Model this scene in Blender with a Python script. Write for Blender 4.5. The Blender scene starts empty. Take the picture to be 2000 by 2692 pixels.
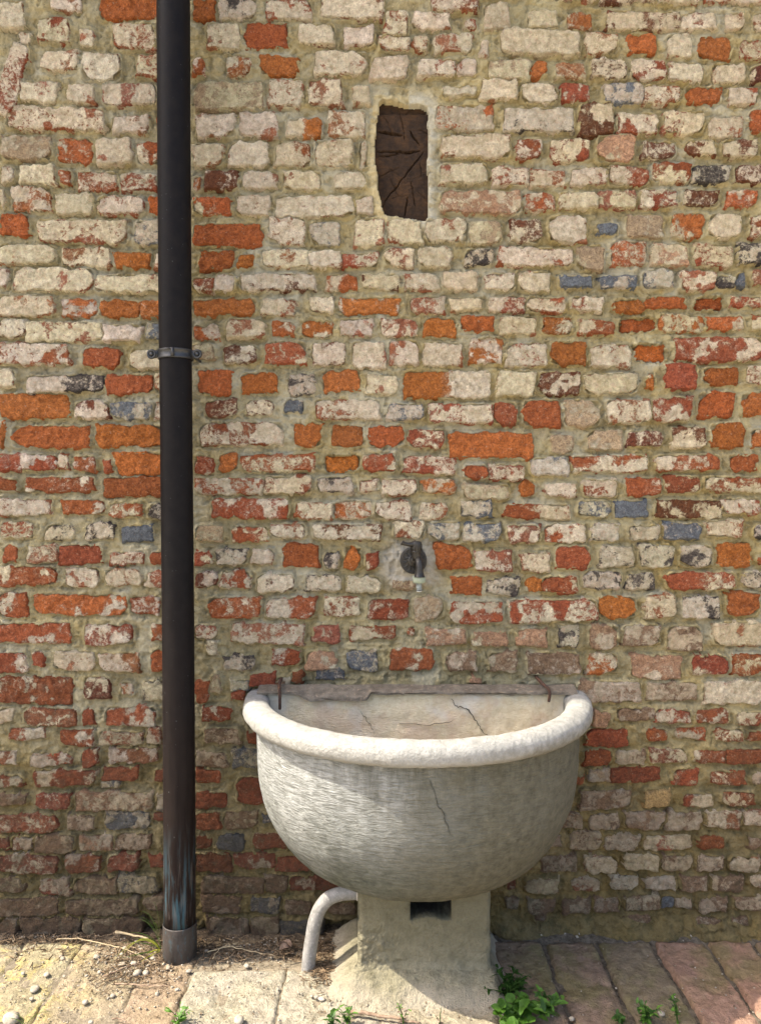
import bpy, bmesh, math, random
import numpy as np
from mathutils import Vector

# ------------------------------------------------------------------ camera, light, exposure
S = bpy.context.scene
COL = S.collection
CAM_D, CAM_H, PITCH, F = 2.30, 1.343, math.radians(1.5), 2026.0     # metres from wall, eye height, tilt, focal length (photo px)
cam = bpy.data.cameras.new('camera'); camo = bpy.data.objects.new('camera', cam); COL.objects.link(camo)
camo.location = (0, -CAM_D, CAM_H); camo.rotation_euler = (math.pi/2 - PITCH, 0, 0)
cam.sensor_fit = 'VERTICAL'; cam.sensor_height = 24; cam.lens = 24*F/2692; cam.clip_end = 500; cam.clip_start = 0.05
S.camera = camo
S.render.resolution_x, S.render.resolution_y = 760, 1024

SUN = Vector((-0.50, -0.060, 0.675)).normalized()                     # towards the sun
ELEV = math.asin(SUN.z)
W = bpy.data.worlds.new('World'); S.world = W; W.use_nodes = True
nt = W.node_tree; bg = nt.nodes['Background']
sky = nt.nodes.new('ShaderNodeTexSky'); sky.sky_type = 'NISHITA'; sky.sun_disc = False
sky.sun_elevation = ELEV; sky.sun_rotation = math.atan2(SUN.x, SUN.y)
sky.air_density = 0.8; sky.dust_density = 4.0; sky.ozone_density = 0.3
nt.links.new(sky.outputs[0], bg.inputs[0]); bg.inputs[1].default_value = 0.15
sl = bpy.data.lights.new('sun', 'SUN'); sl.energy = 2.65; sl.angle = math.radians(0.5); sl.color = (1.0, 0.93, 0.80)
so = bpy.data.objects.new('sun', sl); COL.objects.link(so)
so.rotation_euler = (-SUN).to_track_quat('-Z', 'Y').to_euler(); so.location = (-3, -1, 5)
S.view_settings.view_transform = 'Standard'; S.view_settings.look = 'None'
S.view_settings.gamma = 1; S.view_settings.use_curve_mapping = False
S.view_settings.exposure = 1.84

# ------------------------------------------------------------------ helpers
rng = np.random.default_rng(7); random.seed(7)
cp, sp = math.cos(PITCH), math.sin(PITCH)
def wall(px, py, y=0.0):
    """point of the vertical plane y seen at a photo pixel"""
    px = np.asarray(px, float); py = np.asarray(py, float)
    u = (px-1000)/F; v = -(py-1346)/F
    dy = cp + v*sp; dz = -sp + v*cp
    t = (CAM_D + y)/dy
    return u*t, CAM_H + dz*t
def ground(px, py, z=0.0):
    u = (px-1000)/F; v = -(py-1346)/F
    dy = cp + v*sp; dz = -sp + v*cp
    t = (z - CAM_H)/dz
    return u*t, -CAM_D + dy*t

def _hash(i, j, k):
    h = (i.astype(np.int64)*374761393 + j.astype(np.int64)*668265263 + int(k)*1442695041) & 0xffffffff
    h = ((h ^ (h >> 13))*1274126177) & 0xffffffff
    return ((h ^ (h >> 16)) & 0xffffff)/float(0xffffff)
def vn(x, z, s, k=0):
    x = np.asarray(x, float)*s; z = np.asarray(z, float)*s
    i = np.floor(x); j = np.floor(z); fx = x-i; fz = z-j
    fx = fx*fx*(3-2*fx); fz = fz*fz*(3-2*fz)
    a = _hash(i, j, k); b = _hash(i+1, j, k); c = _hash(i, j+1, k); d = _hash(i+1, j+1, k)
    return (a*(1-fx)+b*fx)*(1-fz) + (c*(1-fx)+d*fx)*fz - 0.5
def fbm(x, z, s, o=4, k=0, g=0.55):
    t = 0; a = 1
    for n in range(o):
        t = t + a*vn(x, z, s*2.03**n, k+n*17); a *= g
    return t
def sst(a, b, x):
    t = np.clip((x-a)/(b-a), 0, 1); return t*t*(3-2*t)

def mesh_np(name, V, Q, smooth=True, mats=(), T=None):
    """quads Q (n,4) and/or triangles T (n,3)"""
    me = bpy.data.meshes.new(name)
    V = np.asarray(V, np.float32); parts = []; starts = []; n = 0
    for A, c in ((Q, 4), (T, 3)):
        if A is not None and len(A):
            A = np.asarray(A, np.int32); parts.append(A.ravel()); starts.append(n + np.arange(len(A))*c); n += A.size
    me.vertices.add(len(V)); me.vertices.foreach_set('co', V.ravel())
    L = np.concatenate(parts); me.loops.add(len(L)); me.loops.foreach_set('vertex_index', L)
    st = np.concatenate(starts); me.polygons.add(len(st)); me.polygons.foreach_set('loop_start', st.astype(np.int32))
    me.update(calc_edges=True); me.validate()
    if smooth: me.polygons.foreach_set('use_smooth', np.ones(len(me.polygons), bool))
    for m in mats: me.materials.append(m)
    return me
def link(name, me, parent=None, loc=None):
    o = bpy.data.objects.new(name, me); COL.objects.link(o)
    if parent: o.parent = parent
    if loc is not None: o.location = loc
    return o
def tag(o, label=None, cat=None, group=None, kind=None):
    if label: o['label'] = label
    if cat: o['category'] = cat
    if group: o['group'] = group
    if kind: o['kind'] = kind
    return o
def empty(name, loc=(0, 0, 0), **k):
    o = bpy.data.objects.new(name, None); COL.objects.link(o); o.location = loc; o.empty_display_size = .05
    return tag(o, **k)
def gridq(nu, nv, off=0, wrap=False):
    i = np.arange(nu - (0 if wrap else 1))[:, None]; j = np.arange(nv-1)[None, :]
    a = i*nv+j; b = ((i+1) % nu)*nv+j
    return (np.stack([a, b, b+1, a+1], -1).reshape(-1, 4) + off)
def hf(xs, ys, zf):
    """height field over x,y -> verts, quads"""
    X, Y = np.meshgrid(xs, ys, indexing='ij'); Z = zf(X, Y)
    return np.stack([X, Y, Z], -1).reshape(-1, 3), gridq(len(xs), len(ys))
def fit_to(me, origin):
    """shift the vertices so the object's origin can stand at origin"""
    n = len(me.vertices); a = np.empty(n*3, np.float32); me.vertices.foreach_get('co', a)
    a = a.reshape(-1, 3) - np.array(origin, np.float32); me.vertices.foreach_set('co', a.ravel()); me.update()

def tube(path, rad, seg=12, cap=True, squash=1.0):
    P = [Vector(p) for p in path]; n = len(P)
    if not hasattr(rad, '__len__'): rad = [rad]*n
    V = []; up = None
    for i in range(n):
        t = (P[min(i+1, n-1)] - P[max(i-1, 0)]).normalized()
        if up is None:
            up = Vector((0, 0, 1)) if abs(t.z) < .9 else Vector((0, 1, 0))
        s = t.cross(up).normalized(); up = s.cross(t).normalized()
        for k in range(seg):
            a = 2*math.pi*k/seg
            V.append(P[i] + (s*math.cos(a) + up*math.sin(a)*squash)*rad[i])
    Q = []
    for i in range(n-1):
        for k in range(seg):
            k2 = (k+1) % seg
            Q.append((i*seg+k, i*seg+k2, (i+1)*seg+k2, (i+1)*seg+k))
    T = []
    if cap:
        V.append(P[0]); V.append(P[-1]); a, b = n*seg, n*seg+1
        for k in range(seg):
            k2 = (k+1) % seg
            T.append((a, k2, k)); T.append((b, (n-1)*seg+k, (n-1)*seg+k2))
    return np.array([tuple(v) for v in V]), Q, T
def lathe(prof, seg=32, origin=(0, 0, 0), axis='z'):
    V = []; n = len(prof)
    for k in range(seg):
        a = 2*math.pi*k/seg
        for r, h in prof:
            x, y, z = r*math.cos(a), r*math.sin(a), h
            if axis == 'y': x, y, z = x, -z, y
            V.append((x+origin[0], y+origin[1], z+origin[2]))
    Q = gridq(seg, n, wrap=True)
    return np.array(V), Q, []
def join(parts):
    V = []; Q = []; T = []; o = 0
    for v, q, t in parts:
        V.append(np.asarray(v, float).reshape(-1, 3))
        if len(q): Q.append(np.asarray(q)+o)
        if len(t): T.append(np.asarray(t)+o)
        o += len(v)
    return np.concatenate(V), (np.concatenate(Q) if Q else []), (np.concatenate(T) if T else [])
def part(name, parts, mat, parent=None, smooth=True):
    v, q, t = join(parts) if isinstance(parts, list) else parts
    return link(name, mesh_np(name, v, q, smooth, (mat,), t), parent)

# ------------------------------------------------------------------ materials
class NM:
    def __init__(s, name, rough=.9):
        s.m = bpy.data.materials.new(name); s.m.use_nodes = True; s.t = s.m.node_tree
        s.b = s.t.nodes['Principled BSDF']; s.b.inputs['Roughness'].default_value = rough
        s.b.inputs['Specular IOR Level'].default_value = .25
        g = s.t.nodes.new('ShaderNodeNewGeometry'); s.pos = g.outputs['Position']; s.geo = g
    def n(s, typ, **k):
        nd = s.t.nodes.new(typ)
        for a, v in k.items(): setattr(nd, a, v)
        return nd
    def put(s, sock, v):
        if isinstance(v, bpy.types.NodeSocket): s.t.links.new(v, sock)
        else:
            if sock.type == 'RGBA' and len(v) == 3: v = (*v, 1)
            sock.default_value = v
    def noise(s, scale, detail=5, rough=.6, dist=0, vec=None, col=False, w=None):
        nd = s.n('ShaderNodeTexNoise'); s.put(nd.inputs['Vector'], vec or s.pos)
        nd.inputs['Scale'].default_value = scale; nd.inputs['Detail'].default_value = detail
        nd.inputs['Roughness'].default_value = rough; nd.inputs['Distortion'].default_value = dist
        return nd.outputs['Color' if col else 'Fac']
    def map(s, scale=(1, 1, 1), loc=(0, 0, 0), rot=(0, 0, 0), vec=None):
        nd = s.n('ShaderNodeMapping'); s.put(nd.inputs[0], vec or s.pos)
        nd.inputs['Location'].default_value = loc; nd.inputs['Scale'].default_value = scale; nd.inputs['Rotation'].default_value = rot
        return nd.outputs[0]
    def ramp(s, v, a, b, lo=0., hi=1.):
        nd = s.n('ShaderNodeMapRange'); nd.clamp = True
        s.put(nd.inputs[0], v); s.put(nd.inputs[1], a); s.put(nd.inputs[2], b); nd.inputs[3].default_value = lo; nd.inputs[4].default_value = hi
        return nd.outputs[0]
    def math(s, op, a, b=0., c=0.):
        nd = s.n('ShaderNodeMath', operation=op)
        for i, v in enumerate((a, b, c)): s.put(nd.inputs[i], v)
        return nd.outputs[0]
    def mix(s, f, a, b, mode='MIX'):
        nd = s.n('ShaderNodeMix', data_type='RGBA', blend_type=mode)
        s.put(nd.inputs[0], f); s.put(nd.inputs[6], a); s.put(nd.inputs[7], b)
        return nd.outputs[2]
    def sep(s):
        nd = s.n('ShaderNodeSeparateXYZ'); s.put(nd.inputs[0], s.pos); return nd.outputs
    def attr(s, name, out='Color'):
        nd = s.n('ShaderNodeAttribute'); nd.attribute_name = name; return nd.outputs[out]
    def voro(s, scale, feature='F1', vec=None, out='Distance', rnd=1.):
        nd = s.n('ShaderNodeTexVoronoi', feature=feature); s.put(nd.inputs['Vector'], vec or s.pos)
        nd.inputs['Scale'].default_value = scale; nd.inputs['Randomness'].default_value = rnd
        return nd.outputs[out]
    def bump(s, h, dist=.003, strength=1., prev=None):
        nd = s.n('ShaderNodeBump'); nd.inputs['Strength'].default_value = strength; nd.inputs['Distance'].default_value = dist
        s.put(nd.inputs['Height'], h)
        if prev: s.t.links.new(prev, nd.inputs['Normal'])
        return nd.outputs[0]
    def out(s, col, nrm=None, rough=None):
        s.put(s.b.inputs['Base Color'], col)
        if nrm: s.t.links.new(nrm, s.b.inputs['Normal'])
        if rough is not None: s.put(s.b.inputs['Roughness'], rough)
        return s.m

def mat_brick():
    m = NM('old_brick', .92)
    base = m.attr('base'); wash = m.attr('wash'); amt = m.attr('amount', 'Fac')
    big = m.noise(20, 7, .70, 1.2); med = m.noise(95, 5, .7, .6); fine = m.noise(420, 4, .65)
    # bare fired clay: mottled, pitted
    c = m.mix(m.ramp(med, .35, .68), m.mix(1., base, (.55, .50, .48), 'MULTIPLY'), m.mix(1., base, (1.25, 1.24, 1.18), 'MULTIPLY'))
    c = m.mix(m.ramp(m.noise(30, 5, .7, 0, m.map(loc=(2, 7, 7))), .56, .70, 0, .55), c, m.mix(1., base, (.45, .38, .34), 'MULTIPLY'))
    c = m.mix(m.ramp(m.noise(240, 3, .6), .54, .66, 0, .8), c, m.mix(1., base, (.35, .3, .28), 'MULTIPLY'))
    c = m.mix(m.ramp(m.noise(160, 3, .6, 0, m.map(loc=(3, 1, 7))), .62, .70, 0, .45), c, (.60, .47, .33))
    # worn limewash, amount set for each brick
    big = m.math('ADD', m.math('MULTIPLY', big, .6), m.math('MULTIPLY', m.noise(48, 6, .72, 2.0, m.map(loc=(6, 3, 1))), .4))
    n = m.math('ADD', m.math('MULTIPLY', big, .76), m.math('MULTIPLY', med, .24))
    n = m.ramp(n, .2, .8, .14, .86)
    n = m.math('ADD', n, m.math('MULTIPLY', m.math('SUBTRACT', fine, .5), .14))
    th = m.math('MULTIPLY_ADD', amt, -.30, .665)
    k = m.ramp(n, m.math('SUBTRACT', th, .022), m.math('ADD', th, .022))
    k2 = m.ramp(n, m.math('SUBTRACT', th, .09), m.math('ADD', th, .05), 0, .38)
    k = m.math('MAXIMUM', k, m.math('MULTIPLY', k2, m.ramp(amt, .05, .4)))
    wv = m.mix(m.ramp(m.noise(60, 5, .7), .33, .66), m.mix(1., wash, (.54, .50, .43), 'MULTIPLY'), m.mix(1., wash, (1.12, 1.12, 1.12), 'MULTIPLY'))
    wv = m.mix(m.ramp(m.noise(210, 4, .7), .56, .66, 0, .55), wv, (.26, .19, .13))
    wv = m.mix(m.ramp(m.noise(70, 5, .75, 1.5, m.map(loc=(9, 9, 3))), .50, .64, 0, .55), wv, (.66, .44, .31))
    wv = m.mix(m.ramp(m.noise(18, 3, .5, 0, m.map(loc=(8, 2, 0))), .52, .7, 0, .3), wv, (.55, .46, .26))
    col = m.mix(k, c, wv)
    # darker and browner low on the wall, with lichen and grime
    z = m.sep()[2]
    low_tone = m.math('MULTIPLY', m.ramp(m.math('ADD', z, m.math('MULTIPLY', m.noise(3.5, 5, .65), 1.1)), 1.42, .72, 0, .80), m.ramp(m.sep()[0], .35, .8, 1., .45))
    col = m.mix(low_tone, col, m.mix(1., col, (.42, .38, .33), 'MULTIPLY'))
    col = m.mix(m.math('MULTIPLY', low_tone, .42), col, (.115, .092, .068))
    gr = m.math('MULTIPLY', m.ramp(m.noise(42, 5, .7, 0, m.map(loc=(5, 0, 2))), .52, .64), m.ramp(z, .95, .15, 0, .55))
    col = m.mix(gr, col, (.085, .078, .045))
    pit = m.ramp(m.noise(330, 4, .7), .3, .8)
    h = m.math('ADD', m.math('MULTIPLY', med, .8), m.math('MULTIPLY', pit, .55))
    h = m.math('ADD', h, m.math('MULTIPLY', k, .22))
    h = m.math('ADD', h, m.math('MULTIPLY', m.noise(60, 4, .6, 2.2), .4))
    return m.out(col, m.bump(h, .0135, 1.0))

def mat_mortar():
    m = NM('lime_mortar', .95)
    x, y, z = m.sep()
    a = m.noise(5, 5, .6); b = m.noise(30, 6, .7, .4); f = m.noise(260, 4, .7)
    c = m.mix(m.ramp(b, .30, .70), (.175, .152, .088), (.395, .348, .215))
    c = m.mix(m.ramp(a, .40, .62, 0, .6), c, m.mix(1., c, (1.16, 1.05, .74), 'MULTIPLY'))
    c = m.mix(m.ramp(m.noise(9, 6, .7, 0, m.map(loc=(1, 9, 4))), .54, .72, 0, .5), c, (.38, .35, .26))
    c = m.mix(m.ramp(m.math('ADD', x, m.math('MULTIPLY', a, .8)), .1, 1.2, 0, .5), c, m.mix(1., c, (1.14, 1.04, .80), 'MULTIPLY'))
    c = m.mix(m.ramp(f, .58, .72, 0, .55), c, (.50, .46, .34))
    c = m.mix(m.ramp(m.noise(190, 3, .6, 0, m.map(loc=(2, 2, 2))), .62, .72, 0, .75), c, (.08, .066, .038))
    low_tone = m.ramp(m.math('ADD', z, m.math('MULTIPLY', m.noise(3.5, 5, .65), 1.1)), 1.42, .74, 0, .85)  # darker and browner towards the wall foot
    c = m.mix(low_tone, c, m.mix(1., c, (.40, .34, .235), 'MULTIPLY'))
    gr = m.math('MULTIPLY', m.ramp(m.noise(24, 6, .75, 0, m.map(loc=(5, 0, 9))), .50, .64), m.ramp(z, .9, .1, 0, .7))
    c = m.mix(gr, c, (.062, .055, .022))
    # yellow lime smears round the beam, grey cement patch round the tap
    h = m.math('ADD', m.math('MULTIPLY', b, 1.0), m.math('MULTIPLY', f, .55))
    h = m.math('ADD', h, m.math('MULTIPLY', m.noise(80, 4, .65), .9))
    patch = m.attr('patch')
    pf = m.attr('patch', 'Alpha')
    c = m.mix(m.math('MULTIPLY', pf, m.ramp(b, .3, .6, .6, 1.)), c, m.mix(m.ramp(f, .3, .7), m.mix(1., patch, (.8, .8, .8), 'MULTIPLY'), patch))
    return m.out(c, m.bump(h, .0085, 1.0))

def mat_simple(name, cols, scale=40, rough=.9, bump=.002, bscale=None, spec=.25, detail=5, stretch=(1, 1, 1), lo=.35, hi=.65, metal=0, rr=None):
    m = NM(name, rough); v = m.map(scale=stretch)
    m.b.inputs['Specular IOR Level'].default_value = spec; m.b.inputs['Metallic'].default_value = metal
    n = m.noise(scale, detail, .65, 0, v)
    c = m.mix(m.ramp(n, lo, hi), cols[0], cols[1])
    if len(cols) > 2: c = m.mix(m.ramp(m.noise(scale*2.7, 4, .6, 0, m.map(scale=stretch, loc=(4, 4, 1))), .56, .66, 0, .8), c, cols[2])
    r = m.ramp(n, .3, .7, *rr) if rr else None
    return m.out(c, m.bump(m.noise(bscale or scale*3, 5, .65, 0, v), bump), r)

def mat_stone(name, rim):
    m = NM(name, .85)
    x, y, z = m.sep()
    # tooled strokes: long horizontal chisel marks wrapped round the bowl
    ang = m.math('ARCTAN2', m.math('SUBTRACT', x, .107), m.math('SUBTRACT', .0, y))
    cmb = m.n('ShaderNodeCombineXYZ')
    m.put(cmb.inputs[0], m.math('MULTIPLY', ang, 12.)); m.put(cmb.inputs[1], m.math('MULTIPLY', z, 150.))
    wob = m.noise(7, 3, .5)
    m.put(cmb.inputs[2], m.math('MULTIPLY', wob, 3.))
    strokes = m.noise(1., 3, .6, .8, cmb.outputs[0])
    cm2 = m.n('ShaderNodeCombineXYZ'); m.put(cm2.inputs[0], m.math('MULTIPLY', ang, 30.)); m.put(cm2.inputs[1], m.math('MULTIPLY', z, 260.))
    s2 = m.noise(1., 3, .6, .6, cm2.outputs[0])
    a = m.noise(6, 6, .65); b = m.noise(45, 6, .7); f = m.noise(330, 3, .7)
    lo, hi = ((.225, .22, .195), (.375, .365, .33)) if rim else ((.225, .228, .208), (.405, .41, .385))
    c = m.mix(m.ramp(b, .3, .7), lo, hi)
    c = m.mix(m.ramp(f, .62, .72, 0, .45), c, (.22, .20, .16))
    if not rim:
        c = m.mix(m.ramp(strokes, .58, .38, 0, .60), c, (.11, .11, .092))
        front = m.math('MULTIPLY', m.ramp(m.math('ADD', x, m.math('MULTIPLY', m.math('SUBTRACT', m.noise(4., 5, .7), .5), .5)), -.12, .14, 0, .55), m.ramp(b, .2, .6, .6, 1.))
        c = m.mix(front, c, (.13, .135, .115))  # shaded front of the bowl painted darker
        # foot algae and water staining, deepened to paint the underside's shade; lip streaks
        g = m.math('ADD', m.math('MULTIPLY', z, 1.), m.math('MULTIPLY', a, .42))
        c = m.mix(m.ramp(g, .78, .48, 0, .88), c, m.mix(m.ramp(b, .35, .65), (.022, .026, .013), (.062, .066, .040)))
        st = m.n('ShaderNodeCombineXYZ'); m.put(st.inputs[0], m.math('MULTIPLY', ang, 9.)); m.put(st.inputs[1], m.math('MULTIPLY', z, 3.))
        sk = m.noise(1., 5, .7, .2, st.outputs[0])
        lip = m.math('MULTIPLY', m.ramp(sk, .44, .62), m.ramp(m.math('ADD', z, m.math('MULTIPLY', b, .1)), .56, .72, 0, .85))
        c = m.mix(m.math('MULTIPLY', lip, m.ramp(x, -.22, .02, .1, 1.)), c, (.055, .055, .040))
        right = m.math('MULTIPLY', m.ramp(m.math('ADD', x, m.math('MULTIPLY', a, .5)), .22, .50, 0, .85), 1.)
        c = m.mix(right, c, m.mix(m.ramp(b, .3, .7), (.062, .058, .034), (.15, .135, .09)))  # shade on the right half painted into the stone colour
        nr = m.bump(m.math('ADD', m.math('MULTIPLY', strokes, 1.), m.math('ADD', m.math('MULTIPLY', s2, .6), m.math('MULTIPLY', b, .4))), .0060)
    else:
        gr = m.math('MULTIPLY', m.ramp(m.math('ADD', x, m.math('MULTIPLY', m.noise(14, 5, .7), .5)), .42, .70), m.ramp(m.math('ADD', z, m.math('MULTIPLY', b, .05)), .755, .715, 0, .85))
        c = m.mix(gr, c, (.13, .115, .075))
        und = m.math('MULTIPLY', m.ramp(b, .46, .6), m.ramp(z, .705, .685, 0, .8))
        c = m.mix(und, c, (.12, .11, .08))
        nr = m.bump(m.math('ADD', m.math('MULTIPLY', b, 1.), m.math('MULTIPLY', m.noise(130, 4, .7), .8)), .0050)
    return m.out(c, nr)

M = {}
M['brick'] = mat_brick(); M['mortar'] = mat_mortar()
M['rim'] = mat_stone('worn_pale_limestone', True); M['bowl'] = mat_stone('tooled_limestone', False)

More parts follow.
